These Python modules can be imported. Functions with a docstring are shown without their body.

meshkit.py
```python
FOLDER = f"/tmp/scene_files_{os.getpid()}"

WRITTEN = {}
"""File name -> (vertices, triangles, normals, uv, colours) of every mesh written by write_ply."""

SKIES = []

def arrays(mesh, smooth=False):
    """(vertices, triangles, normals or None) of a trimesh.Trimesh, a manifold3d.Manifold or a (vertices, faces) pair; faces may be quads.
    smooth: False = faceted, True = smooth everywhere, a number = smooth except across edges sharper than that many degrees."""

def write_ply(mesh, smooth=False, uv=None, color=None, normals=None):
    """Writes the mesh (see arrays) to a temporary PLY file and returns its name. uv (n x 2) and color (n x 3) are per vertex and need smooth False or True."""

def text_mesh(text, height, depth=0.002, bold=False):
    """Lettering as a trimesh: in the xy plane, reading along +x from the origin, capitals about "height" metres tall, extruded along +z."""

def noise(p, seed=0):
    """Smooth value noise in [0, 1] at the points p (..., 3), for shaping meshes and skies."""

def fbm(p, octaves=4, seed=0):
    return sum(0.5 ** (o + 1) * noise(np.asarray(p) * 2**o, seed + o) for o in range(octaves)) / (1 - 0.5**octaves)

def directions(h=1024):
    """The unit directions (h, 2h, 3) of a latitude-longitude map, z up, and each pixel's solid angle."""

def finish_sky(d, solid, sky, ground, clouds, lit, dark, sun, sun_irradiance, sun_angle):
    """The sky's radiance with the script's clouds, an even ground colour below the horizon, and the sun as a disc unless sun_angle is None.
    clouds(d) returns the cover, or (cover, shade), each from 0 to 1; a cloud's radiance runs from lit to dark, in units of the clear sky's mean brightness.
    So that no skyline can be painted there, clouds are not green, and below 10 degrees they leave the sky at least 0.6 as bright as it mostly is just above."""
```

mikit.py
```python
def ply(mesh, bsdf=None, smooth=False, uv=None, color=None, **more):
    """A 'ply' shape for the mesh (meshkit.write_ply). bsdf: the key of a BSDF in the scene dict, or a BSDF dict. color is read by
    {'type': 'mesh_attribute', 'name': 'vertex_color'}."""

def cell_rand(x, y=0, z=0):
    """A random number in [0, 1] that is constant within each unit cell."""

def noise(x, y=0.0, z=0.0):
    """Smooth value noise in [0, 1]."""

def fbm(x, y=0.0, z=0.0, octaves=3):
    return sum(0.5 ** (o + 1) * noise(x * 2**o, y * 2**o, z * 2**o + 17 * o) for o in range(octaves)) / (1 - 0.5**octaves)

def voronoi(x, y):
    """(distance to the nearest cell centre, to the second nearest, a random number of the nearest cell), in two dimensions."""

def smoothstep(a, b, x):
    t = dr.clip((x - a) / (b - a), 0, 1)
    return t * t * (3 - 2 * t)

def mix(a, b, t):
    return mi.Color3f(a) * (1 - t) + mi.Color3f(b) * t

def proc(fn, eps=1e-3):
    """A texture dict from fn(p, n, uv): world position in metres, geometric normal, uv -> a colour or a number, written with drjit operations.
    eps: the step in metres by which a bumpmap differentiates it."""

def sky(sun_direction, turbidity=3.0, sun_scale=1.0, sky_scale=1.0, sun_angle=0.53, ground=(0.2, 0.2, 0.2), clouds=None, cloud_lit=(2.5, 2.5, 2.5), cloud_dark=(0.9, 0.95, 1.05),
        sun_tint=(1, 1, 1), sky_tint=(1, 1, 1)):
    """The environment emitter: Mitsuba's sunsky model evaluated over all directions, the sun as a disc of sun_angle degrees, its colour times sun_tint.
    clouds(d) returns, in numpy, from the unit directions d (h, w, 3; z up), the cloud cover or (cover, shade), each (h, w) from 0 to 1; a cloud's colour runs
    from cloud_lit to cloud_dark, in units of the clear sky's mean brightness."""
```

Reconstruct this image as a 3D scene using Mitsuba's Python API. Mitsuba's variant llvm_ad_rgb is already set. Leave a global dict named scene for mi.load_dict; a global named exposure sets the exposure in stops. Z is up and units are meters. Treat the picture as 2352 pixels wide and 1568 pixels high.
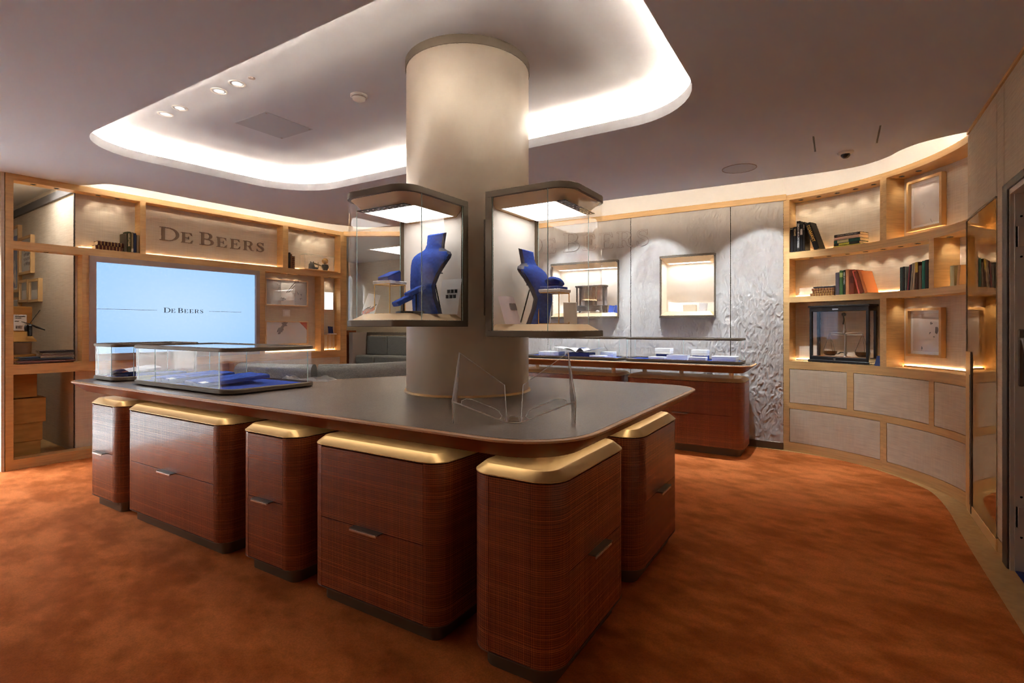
import math, random
import numpy as np
import trimesh, mapbox_earcut
import shapely
from shapely.geometry import Polygon, Point, LineString, box as sbox
from shapely.ops import unary_union
import drjit as dr
import mitsuba as mi
import mikit, meshkit
from mikit import noise, fbm, smoothstep, mix

random.seed(7)
rng = np.random.default_rng(7)
T4 = mi.ScalarTransform4f
scene, labels = {}, {}

# ------------------------------------------------------------------ camera, exposure
YAW = math.radians(31.93)
FW = np.array([-math.sin(YAW), math.cos(YAW)])
RT = np.array([math.cos(YAW), math.sin(YAW)])
EYE = 1.40
scene['camera'] = {
    'type': 'perspective', 'fov': 2 * math.degrees(math.atan(1176 / 1202.0)), 'fov_axis': 'x', 'near_clip': 0.02, 'far_clip': 100.0,
    'principal_point_offset_x': 0.0, 'principal_point_offset_y': (784 - 750) / 1568.0,
    'to_world': T4().look_at(origin=[0, 0, EYE], target=[FW[0], FW[1], EYE], up=[0, 0, 1])}
exposure = 3.0
KE = 2.0 ** -exposure      # lamps are given at the level they show at

# light levels (radiance), one line per kind of lamp
WARM, WARM2, NEUT, COOL = (1.0, 0.86, 0.68), (1.0, 0.76, 0.48), (1.0, 0.88, 0.70), (0.80, 0.91, 1.0)
L_COVE, L_SLOT, L_SHELF, L_SPOT, L_CASE, L_TRAY, L_DOWN, L_TV, L_GOLD, L_MALL, L_ALC, L_WASH = 225.0, 70.0, 110.0, .16, 5.0, 12.0, 60.0, 1.05, 10.0, 48.0, 22.0, 20.0
ZC, ZR = 2.89, 3.10          # ceiling, recessed ceiling


def emit(c, k, w=1.0):
    return {'type': 'area', 'radiance': {'type': 'rgb', 'value': [float(x * k * KE) for x in c]}, 'sampling_weight': float(w)}


# ------------------------------------------------------------------ keys, labels
_used = set()


def fresh(key):
    k, i = key, 0
    while k in _used:
        i += 1
        k = f'{key}_{i:03d}'
    _used.add(k)
    return k


def tag(key, label=None, cat=None, group=None, kind=None):
    d = labels.setdefault(key, {})
    for n, v in (('label', label), ('category', cat), ('group', group), ('kind', kind)):
        if v is not None:
            d[n] = v


def thing(name, label, cat, group=None, kind=None):
    k = fresh(name)
    tag(k, label, cat, group, kind)
    return k


def part(name, mesh, m, parent, smooth=False, label=None, M=None, kind=None, **more):
    if isinstance(mesh, (list, tuple)):
        mesh = cat_mesh(mesh)
    if M is not None:
        mesh = mesh.copy()
        mesh.apply_transform(M)
    k = fresh(parent + '__' + name)
    scene[k] = mikit.ply(mesh, m, smooth, **more)
    if label or kind:
        tag(k, label, None, None, kind)
    return k


def solo(name, mesh, m, label, cat, group=None, kind=None, smooth=False, M=None, **more):
    if isinstance(mesh, (list, tuple)):
        mesh = cat_mesh(mesh)
    if M is not None:
        mesh = mesh.copy()
        mesh.apply_transform(M)
    k = fresh(name)
    scene[k] = mikit.ply(mesh, m, smooth, **more)
    tag(k, label, cat, group, kind)
    return k


def struct(name, mesh, m, smooth=False, label=None, **more):
    if isinstance(mesh, (list, tuple)):
        mesh = cat_mesh(mesh)
    k = fresh(name)
    scene[k] = mikit.ply(mesh, m, smooth, **more)
    tag(k, label, None, None, 'structure')
    return k


# ------------------------------------------------------------------ mesh helpers
def cat_mesh(ms):
    return trimesh.util.concatenate([m for m in ms if m is not None])


def TM(v, f):
    return trimesh.Trimesh(np.asarray(v, float), np.asarray(f, int), process=False)


def bx(x0, x1, y0, y1, z0, z1, b=0.0):
    x0, x1 = min(x0, x1), max(x0, x1)
    y0, y1 = min(y0, y1), max(y0, y1)
    z0, z1 = min(z0, z1), max(z0, z1)
    if b <= 0:
        m = trimesh.creation.box(extents=(x1 - x0, y1 - y0, z1 - z0))
        m.apply_translation(((x0 + x1) / 2, (y0 + y1) / 2, (z0 + z1) / 2))
        return m
    b = min(b, (x1 - x0) * .45, (y1 - y0) * .45, (z1 - z0) * .45)
    p = []
    for sx in (0, 1):
        for sy in (0, 1):
            for sz in (0, 1):
                X, Y, Z = (x0, x1)[sx], (y0, y1)[sy], (z0, z1)[sz]
                dx, dy, dz = (b, -b)[sx], (b, -b)[sy], (b, -b)[sz]
                p += [(X, Y + dy, Z + dz), (X + dx, Y, Z + dz), (X + dx, Y + dy, Z)]
    return trimesh.convex.convex_hull(np.array(p))


def earcut(poly):
    poly = shapely.geometry.polygon.orient(poly)
    rings = [np.array(poly.exterior.coords)[:-1]] + [np.array(r.coords)[:-1] for r in poly.interiors]
    v = np.vstack(rings)
    ends = np.cumsum([len(r) for r in rings]).astype(np.uint32)
    f = mapbox_earcut.triangulate_float64(v, ends).reshape(-1, 3)
    a = v[f]
    p, q = a[:, 1] - a[:, 0], a[:, 2] - a[:, 0]
    area = p[:, 0] * q[:, 1] - p[:, 1] * q[:, 0]
    f[area < 0] = f[area < 0][:, ::-1]
    return v, f, rings


def polys(g):
    return [p for p in getattr(g, 'geoms', [g]) if p.geom_type == 'Polygon' and p.area > 1e-9]


def ext(g, z0, z1, caps=True):
    out = []
    for p in polys(g):
        v, f, rings = earcut(p)
        n = len(v)
        if caps:
            out.append(TM(np.vstack([np.c_[v, np.full(n, z0)], np.c_[v, np.full(n, z1)]]), np.vstack([f[:, ::-1], f + n])))
        for r in rings:
            m = len(r)
            i = np.arange(m)
            j = (i + 1) % m
            vv = np.vstack([np.c_[r, np.full(m, z0)], np.c_[r, np.full(m, z1)]])
            out.append(TM(vv, np.vstack([np.c_[i, j, j + m], np.c_[i, j + m, i + m]])))
    return cat_mesh(out)


def flat(g, z, up=True):
    out = []
    for p in polys(g):
        v, f, _ = earcut(p)
        out.append(TM(np.c_[v, np.full(len(v), z)], f if up else f[:, ::-1]))
    return cat_mesh(out)


def loft(rings, cap0=True, cap1=True):
    """rings: list of (n x 2 ccw points, z) with the same n; side walls and caps."""
    n = len(rings[0][0])
    v = np.vstack([np.c_[np.asarray(p), np.full(n, z)] if np.isscalar(z) else np.c_[np.asarray(p), z] for p, z in rings])
    i = np.arange(n)
    j = (i + 1) % n
    f = []
    for k in range(len(rings) - 1):
        a, b = k * n, (k + 1) * n
        f += [np.c_[i + a, j + a, j + b], np.c_[i + a, j + b, i + b]]
    out = [TM(v, np.vstack(f))]
    for on, k, up in ((cap0, 0, False), (cap1, len(rings) - 1, True)):
        if on:
            p, z = rings[k]
            vv, ff, _ = earcut(Polygon(p))
            zz = np.full(len(vv), z if np.isscalar(z) else z[0])
            out.append(TM(np.c_[vv, zz], ff if up else ff[:, ::-1]))
    return cat_mesh(out)


def strip(path, z0, z1, closed=False, flip=False):
    """A vertical ribbon along a plan path."""
    p = np.asarray(path, float)
    n = len(p)
    i = np.arange(n if closed else n - 1)
    j = (i + 1) % n
    v = np.vstack([np.c_[p, np.full(n, z0)], np.c_[p, np.full(n, z1)]])
    f = np.vstack([np.c_[i, j, j + n], np.c_[i, j + n, i + n]])
    return TM(v, f[:, ::-1] if flip else f)


def hstrip(a, b, z, closed=False, up=True):
    """A flat ribbon between two plan paths of equal length."""
    a, b = np.asarray(a, float), np.asarray(b, float)
    n = len(a)
    i = np.arange(n if closed else n - 1)
    j = (i + 1) % n
    v = np.vstack([np.c_[a, np.full(n, z)], np.c_[b, np.full(n, z)]])
    f = np.vstack([np.c_[i, j, j + n], np.c_[i, j + n, i + n]])
    q = v[f[0]]
    if (np.cross(q[1] - q[0], q[2] - q[0])[2] > 0) != up:
        f = f[:, ::-1]
    return TM(v, f)


def rrect(x0, x1, y0, y1, r, n=8):
    """Counter-clockwise rounded rectangle; r a number or (r00, r10, r11, r01) for corners x0y0, x1y0, x1y1, x0y1."""
    r = (r,) * 4 if np.isscalar(r) else r
    out = []
    for (cx, cy, sx, sy, a0), q in zip(((x0, y0, 1, 1, 180), (x1, y0, -1, 1, 270), (x1, y1, -1, -1, 0), (x0, y1, 1, -1, 90)), r):
        q = max(q, 1e-4)
        for k in range(n + 1):
            a = math.radians(a0 + 90 * k / n)
            out.append((cx + sx * q + q * math.cos(a), cy + sy * q + q * math.sin(a)))
    return np.array(out)


def offset_ring(p, d):
    """Moves a dense ccw outline inwards by d along the vertex normals."""
    p = np.asarray(p, float)
    a, b = np.roll(p, 1, 0), np.roll(p, -1, 0)
    t = (p - a) / (np.linalg.norm(p - a, axis=1, keepdims=True) + 1e-12) + (b - p) / (np.linalg.norm(b - p, axis=1, keepdims=True) + 1e-12)
    t /= np.linalg.norm(t, axis=1, keepdims=True) + 1e-12
    e = (b - p) / (np.linalg.norm(b - p, axis=1, keepdims=True) + 1e-12)
    c = np.clip((t * e).sum(1, keepdims=True), .5, 1)
    return p + np.c_[-t[:, 1], t[:, 0]] * d / c


def lathe(prof, n=24):
    prof = np.asarray(prof, float)
    m = len(prof)
    a = np.arange(n) * 2 * np.pi / n
    v = np.stack([prof[:, None, 0] * np.cos(a), prof[:, None, 0] * np.sin(a), np.repeat(prof[:, 1:2], n, 1)], -1).reshape(-1, 3)
    f = []
    for k in range(m - 1):
        i = np.arange(n)
        j = (i + 1) % n
        f += [np.c_[i + k * n, j + k * n, j + (k + 1) * n], np.c_[i + k * n, j + (k + 1) * n, i + (k + 1) * n]]
    return TM(v, np.vstack(f))


def cyl(x, y, z0, z1, r, n=24, r1=None):
    r1 = r if r1 is None else r1
    m = lathe([(1e-5, z0), (r, z0), (r, z0), (r1, z1), (r1, z1), (1e-5, z1)], n)
    m.apply_translation((x, y, 0))
    return m


def tube(pts, r, sides=8, closed=False):
    p = np.asarray(pts, float)
    if closed:
        p = np.vstack([p, p[:1]])
    t = np.gradient(p, axis=0)
    t /= np.linalg.norm(t, axis=1, keepdims=True) + 1e-12
    ref = np.array([0, 0, 1.0]) if abs(t[:, 2]).max() < .95 else np.array([.31, .95, .03])
    a = np.cross(t, ref)
    a /= np.linalg.norm(a, axis=1, keepdims=True) + 1e-12
    b = np.cross(t, a)
    ang = np.arange(sides) * 2 * np.pi / sides
    rr = np.broadcast_to(r, (len(p),))
    v = p[:, None] + rr[:, None, None] * (np.cos(ang)[None, :, None] * a[:, None] + np.sin(ang)[None, :, None] * b[:, None])
    n = len(p)
    i, j = np.meshgrid(np.arange(n - 1), np.arange(sides), indexing='ij')
    q = np.stack([i * sides + j, i * sides + (j + 1) % sides, (i + 1) * sides + (j + 1) % sides, (i + 1) * sides + j], -1).reshape(-1, 4)
    f = np.vstack([q[:, [0, 2, 1]], q[:, [0, 3, 2]]])
    v = v.reshape(-1, 3)
    if not closed:
        c0, c1 = len(v), len(v) + 1
        v = np.vstack([v, p[:1], p[-1:]])
        k = np.arange(sides)
        f = np.vstack([f, np.c_[np.full(sides, c0), k, (k + 1) % sides], np.c_[np.full(sides, c1), (n - 1) * sides + (k + 1) % sides, (n - 1) * sides + k]])
    return TM(v, f)


def quad(a, b, c, d):
    return TM([a, b, c, d], [[0, 1, 2], [0, 2, 3]])


def plate(pts3, t):
    """A flat polygon (3-D points) given a thickness t."""
    p = np.asarray(pts3, float)
    nrm = np.cross(p[1] - p[0], p[2] - p[0])
    nrm /= np.linalg.norm(nrm)
    n = len(p)
    v = np.vstack([p, p - nrm * t])
    f = [[0, i, i + 1] for i in range(1, n - 1)] + [[n, n + i + 1, n + i] for i in range(1, n - 1)]
    for i in range(n):
        j = (i + 1) % n
        f += [[i, i + n, j + n], [i, j + n, j]]
    return TM(v, f)


def frame_at(o, xdir, ydir=None, z=0.0):
    """4x4 with local x along xdir (plan), y = z cross x."""
    xd = np.array([xdir[0], xdir[1], 0.0]) / math.hypot(*xdir)
    M = np.eye(4)
    M[:3, 0], M[:3, 1], M[:3, 2], M[:3, 3] = xd, (-xd[1], xd[0], 0), (0, 0, 1), (o[0], o[1], z)
    return M


def tr(x=0, y=0, z=0):
    M = np.eye(4)
    M[:3, 3] = (x, y, z)
    return M


def rot(deg, axis):
    return trimesh.transformations.rotation_matrix(math.radians(deg), axis)


def S(r, g, b):
    c = np.array([r, g, b]) / 255.0
    return [float(x) for x in np.where(c < .04045, c / 12.92, ((c + .055) / 1.055) ** 2.4)]


# ------------------------------------------------------------------ materials
def rgb(c):
    return {'type': 'rgb', 'value': [float(x) for x in c]}


def two(d):
    return {'type': 'twosided', 'bsdf': d}


def dif(name, c):
    scene[name] = two({'type': 'diffuse', 'reflectance': c if isinstance(c, dict) else rgb(c)})
    return name


def pri(name, c, rough=.5, metal=0.0, spec=.5, **k):
    scene[name] = two({'type': 'principled', 'base_color': c if isinstance(c, dict) else rgb(c), 'roughness': float(rough), 'metallic': float(metal), 'specular': float(spec), **k})
    return name


def bump(name, inner, fn, eps=1e-3):
    d = scene[inner]['bsdf']
    scene[name] = two({'type': 'bumpmap', 'arbitrary': mikit.proc(fn, eps), 'scale': 1.0, 'bsdf': d})
    return name


def c_oak(p, n, uv):
    # grain runs level on every board
    h = dr.select(dr.abs(n.x) > dr.abs(n.y), p.y, p.x)
    g = fbm(h * 3.0, p.z * 95.0, (p.x + p.y) * 5, 3)
    s = smoothstep(.3, .8, g)
    return mix(S(208, 168, 112), S(186, 144, 92), s * .6)


def c_linen(p, n, uv):
    h = p.x + p.y
    g = fbm(h * 6.0, p.z * 210.0, (p.x - p.y) * 6, 2)
    v = noise(h * 240.0, p.z * 9.0, 3.0)
    return mix(S(219, 207, 190), S(192, 177, 156), g * .8 + v * .25)


def c_lin2(p, n, uv):
    h = p.x + p.y
    g = fbm(h * 7.0, p.z * 170.0, (p.x - p.y) * 6, 2)
    v = noise(h * 200.0, p.z * 9.0, 3.0)
    return mix(S(214, 198, 174), S(190, 172, 148), g * .8 + v * .25)


def weave(p):
    # straw marquetry under lacquer: light threads at uneven spacing on dark red brown
    s = p.x + p.y

    def threads(q, f, seed):
        i = dr.floor(q * f)
        t = q * f - i
        a = mikit.cell_rand(i, seed, 1)
        w = .10 + .26 * mikit.cell_rand(i, seed, 2)
        c = .3 + .4 * a
        return (1 - smoothstep(w * .5, w * .5 + .16, dr.abs(t - c))) * (.25 + .75 * mikit.cell_rand(i, seed, 5))
    wob = (noise(s * 9, p.z * 9, 5.0) - .5) * .0016
    a = threads(p.z + wob, 118.0, 3) * (.55 + .6 * noise(s * 5.0, p.z * 120.0, 7.0))
    b = threads(s + wob, 112.0, 9) * (.35 + .6 * noise(s * 120.0, p.z * 6.0, 2.0))
    return dr.minimum(a * .8 + b * .62, 1.0)


def c_weave(p, n, uv):
    s = p.x + p.y
    base = mix(S(72, 24, 12), S(100, 38, 19), fbm(s * 3, p.z * 3, 1.0, 2))
    return mix(base, S(200, 116, 66), weave(p) * .75)


def r_weave(p, n, uv):
    return .34 - .27 * smoothstep(.15, .6, weave(p))


def c_carpet(p, n, uv):
    g = fbm(p.x * 3.0 + p.y + 3, p.y * 4.6, 1.0, 4)
    q = fbm(p.x * 10 + p.y * 3, p.y * 15, 2.0, 3)
    f = noise(p.x * 220, p.y * 220, 3.0)
    s = smoothstep(.25, .75, g * .62 + q * .38)
    return mix(S(134, 67, 28), S(178, 101, 54), s) * (.86 + .28 * f)


def c_stone(p, n, uv):
    g = fbm(p.x * 6, p.z * 2.0, p.y, 3)
    return mix(S(196, 190, 184), S(172, 165, 158), g)


def c_plaster(p, n, uv):
    g = fbm(p.x * 3 + p.y * 2, p.z * 2.2, p.y * 3, 4)
    return mix(S(224, 211, 190), S(208, 193, 170), smoothstep(.3, .7, g))


def c_border(p, n, uv):
    g = fbm(p.x * 30, p.y * 30, 1.0, 3)
    return mix(S(186, 148, 96), S(168, 130, 80), g)


def c_wool(p, n, uv):
    g = noise(p.x * 140, p.y * 140, p.z * 140)
    q = noise(p.x * 320, p.y * 320, p.z * 320)
    return mix(S(92, 94, 93), S(140, 140, 136), g * .6 + q * .4)


def c_velvet(p, n, uv):
    g = noise(p.x * 90, p.y * 90, p.z * 90)
    return mix(S(24, 48, 116), S(36, 68, 146), g)


def c_marble(p, n, uv):
    g = fbm(p.x * 25, p.y * 25, p.z * 25, 3)
    return mix(S(245, 243, 240), S(214, 212, 210), smoothstep(.5, .75, g))


def c_card(p, n, uv):
    g = fbm(p.x * 9, p.y * 9, p.z * 30, 3)
    return mix(S(178, 132, 76), S(150, 106, 58), g)


def c_leather(p, n, uv):
    g = fbm(p.x * 220, p.y * 220, 1.0, 2)
    return mix(S(96, 84, 74), S(78, 67, 58), g)


def c_tile(p, n, uv):
    i, j = dr.floor(p.x / .6), dr.floor(p.y / .6)
    t = mikit.cell_rand(i, j, 3)
    return mix(S(214, 212, 208), S(226, 224, 220), t)


P = mikit.proc
pri('m_oak', P(c_oak), .42, 0, .4)
pri('m_oak_plain', S(208, 168, 114), .42, 0, .4)
dif('m_linen', P(c_linen))
dif('m_lin2', P(c_lin2))
pri('m_weave', P(c_weave), .2, 0, .55, clearcoat=.6, clearcoat_gloss=.98)
scene['m_weave']['bsdf']['roughness'] = P(r_weave)
pri('m_carpet', P(c_carpet), .95, 0, .1, sheen=.35, sheen_tint=.8)
pri('m_stone', P(c_stone), .6, 0, .35)
pri('m_plaster', P(c_plaster), .34, 0, .3)
pri('m_border', P(c_border), .5, 0, .4)
pri('m_wool', P(c_wool), .95, 0, .1, sheen=.4)
pri('m_velvet', P(c_velvet), .9, 0, .1, sheen=.6, sheen_tint=.9)
pri('m_marble', P(c_marble), .3)
dif('m_card', P(c_card))
pri('m_leather', P(c_leather), .36, 0, .5)
pri('m_tile', P(c_tile), .15, 0, .5)
dif('m_ceiling', S(198, 199, 203))
dif('m_white', S(228, 224, 218))
dif('m_paper', S(240, 240, 238))
dif('m_inner', S(232, 226, 218))
pri('m_gold', S(220, 184, 126), .42, .55, .5)
pri('m_goldlite', S(226, 196, 140), .4, .5, .5)
pri('m_brass', S(206, 164, 92), .25, 1.0)
pri('m_bronze', S(104, 92, 78), .46, .6)
pri('m_plinth', S(92, 76, 58), .4, .5)
pri('m_bevel', S(116, 58, 28), .35, 0, .5)
pri('m_band', S(196, 150, 104), .4, 0, .45)
pri('m_dark', S(44, 34, 28), .5)
pri('m_black', S(18, 17, 17), .35)
dif('m_void', S(14, 12, 12))
pri('m_chrome', S(200, 198, 195), .18, 1.0)
pri('m_blue', S(36, 58, 128), .6, 0, .3)
pri('m_navy', S(24, 36, 84), .5, 0, .3)
dif('m_tray', S(58, 80, 158))
pri('m_metalwhite', S(196, 188, 178), .4, 0, .5)
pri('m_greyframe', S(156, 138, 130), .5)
dif('m_letter', S(128, 108, 92))
dif('m_cream', S(226, 200, 164))
scene['m_mirror'] = two({'type': 'conductor', 'material': 'none', 'specular_reflectance': rgb((.62, .52, .42))})
scene['m_glass'] = {'type': 'thindielectric', 'int_ior': 1.5}
scene['m_acryl'] = {'type': 'thindielectric', 'int_ior': 1.49}
pri('m_edge_glint', S(244, 246, 244), .3, 0, .5)  # white that paints the light caught by clear acrylic edges
dif('m_edgegreen', S(176, 200, 196))


# ------------------------------------------------------------------ plan outlines
def round_poly(pts, radii, n=10):
    pts = np.asarray(pts, float)
    out = []
    m = len(pts)
    for i in range(m):
        p, a, b = pts[i], pts[i - 1], pts[(i + 1) % m]
        u, v = (a - p) / np.linalg.norm(a - p), (b - p) / np.linalg.norm(b - p)
        half = math.acos(np.clip(u @ v, -1, 1)) / 2
        r = radii[i]
        t = r / math.tan(half)
        c = p + (u + v) / np.linalg.norm(u + v) * r / math.sin(half)
        s, e = p + u * t - c, p + v * t - c
        a0, a1 = math.atan2(s[1], s[0]), math.atan2(e[1], e[0])
        d = (a1 - a0 + math.pi) % (2 * math.pi) - math.pi
        for k in range(n + 1):
            out.append(c + r * np.array([math.cos(a0 + d * k / n), math.sin(a0 + d * k / n)]))
    return np.array(out)


def dense(p, step=.12, closed=True):
    p = np.asarray(p, float)
    out = []
    m = len(p)
    for i in range(m if closed else m - 1):
        a, b = p[i], p[(i + 1) % m]
        k = max(1, int(np.linalg.norm(b - a) / step))
        out += [a + (b - a) * j / k for j in range(k)]
    if not closed:
        out.append(p[-1])
    return np.array(out)


def spline(pts, n=8):
    """Catmull-Rom through plan points."""
    p = np.asarray(pts, float)
    q = np.vstack([2 * p[0] - p[1], p, 2 * p[-1] - p[-2]])
    out = []
    for i in range(1, len(q) - 2):
        for k in range(n):
            t = k / n
            a, b, c, d = q[i - 1], q[i], q[i + 1], q[i + 2]
            out.append(.5 * (2 * b + (c - a) * t + (2 * a - 5 * b + 4 * c - d) * t * t + (3 * b - a - 3 * c + d) * t ** 3))
    return np.array(out + [p[-1]])


YB = 6.69                                   # plastered back wall
CC, CR, CB = np.array([-.888, 4.938]), 1.788, 2.0   # curved shelving: centre, front radius, back radius
XR = .84                                    # right wall
ATV = math.radians(3.0)
OTV = np.array([-6.82, 1.70])
TTV, NTV = np.array([math.sin(ATV), math.cos(ATV)]), np.array([math.cos(ATV), -math.sin(ATV)])
MTV = frame_at(OTV, TTV)                    # local: x along the wall, y into it, z up


def tv(s, y):
    return OTV + TTV * s - NTV * y


def cpt(th, r):
    a = math.radians(th)
    return CC + r * np.array([math.cos(a), math.sin(a)])


def mcur(th, r, z=0.0):
    """Frame on the curved shelving: x to the viewer's right, y outwards."""
    a = math.radians(th)
    return frame_at(cpt(th, r), (math.sin(a), -math.cos(a)), z=z)


hole = dense(round_poly([(-5.37, 1.70), (-.755, 1.70), (-.755, 3.785), (-5.15, 3.785)], [.5, .5, .56, .62]), .15)
slot_in = spline([(-6.79, 2.27), (-6.66, 2.33), (-6.46, 2.43), (-6.40, 2.72), (-6.39, 3.2), (-6.35, 4.0), (-6.31, 4.7), (-6.22, 5.15), (-6.0, 5.5), (-5.5, 5.72), (-4.8, 5.82), (-3.6, 5.84),
                  (-2.37, 5.835), (-1.53, 5.855), (-.54, 5.88), (-.1, 5.88), (.18, 5.825), (.36, 5.66), (.45, 5.49), (.56, 5.36), (.70, 5.285), (.838, 5.244)], 6)

# ------------------------------------------------------------------ floor, carpet
struct('floor', bx(-7.0, 2.6, -2.6, 9.2, -.06, 0), 'm_border', label='tan stone floor border along the curved shelving')
struct('floor', bx(-13, -7.0, -7, 9.2, -.06, -.002), 'm_tile', label='pale tiled floor outside the entrance')
car = spline([(.72, -2.5), (.72, 0), (.72, 2.0), (.715, 3.26), (.705, 4.4), (.712, 5.1), (.68, 5.57), (.60, 5.81), (.40, 6.13), (.132, 6.40), (-.25, 6.575), (-.74, 6.655)], 8)
carp = Polygon(list(map(tuple, car)) + [(-4.9, 6.66), (-4.9, 8.6), (-7.0, 8.6)] + [tuple(tv(4.0, 0)), tuple(tv(0, 0)), (-6.93, 1.7), (-6.93, -2.5)])
solo('carpet', ext(carp, 0.0, .002), 'm_carpet', 'rust orange cut-pile carpet covering the shop floor', 'carpet')

# ------------------------------------------------------------------ ceilings
main = Polygon([(-13, -7), (1.12, -7), (1.12, 5.24), (.84, 5.24)] + [tuple(p) for p in slot_in[::-1]] + [tuple(tv(.56, .005)), tuple(tv(.56, .17)), tuple(tv(0, .17)), (-13, 1.7)])
main = main.buffer(0).difference(Polygon(hole))
struct('ceiling', ext(main, ZC, ZC + .06), 'm_ceiling', label='smooth grey-white ceiling around the lit recess')
cup = offset_ring(hole, -.14)
struct('ceiling', [flat(Polygon(cup), ZR, up=False), strip(cup, ZC + .06, ZR, closed=True, flip=True), bx(-13, 1.2, -7, 1.2, ZR + .06, ZR + .1)], 'm_ceiling', label='raised ceiling panel inside the lit recess')
lip = offset_ring(hole, -.012)
part('recess_lip', ext(Polygon(lip).difference(Polygon(hole)), ZC + .055, ZC + .075), 'm_ceiling', 'ceiling')
k = part('light_strip', hstrip(offset_ring(hole, -.055), offset_ring(hole, -.085), ZC + .064, closed=True), 'm_white', 'ceiling', emitter=emit(WARM, L_COVE, 14.0))
# the cove between ceiling and shelving
struct('ceiling', flat(Polygon([(-7.4, 1.9), (1.4, 1.9), (1.4, 7.3), (-7.4, 7.3)]).difference(Polygon(offset_ring(hole, -.141))), ZR + .045, up=False), 'm_white', label='lit cove above the shelving')
so = slot_in[2:-2]
tn = np.gradient(so, axis=0)
tn /= np.linalg.norm(tn, axis=1, keepdims=True)
inn = so + np.c_[tn[:, 1], -tn[:, 0]] * .05       # behind the edge, on top of the ceiling board
part('light_strip', strip(inn, ZC + .068, ZC + .088, flip=True), 'm_white', 'ceiling_002', emitter=emit(WARM, L_SLOT, 8.0))
part('strip_rail', strip(inn + np.c_[tn[:, 1], -tn[:, 0]] * .004, ZC + .06, ZC + .092), 'm_white', 'ceiling_002')

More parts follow.
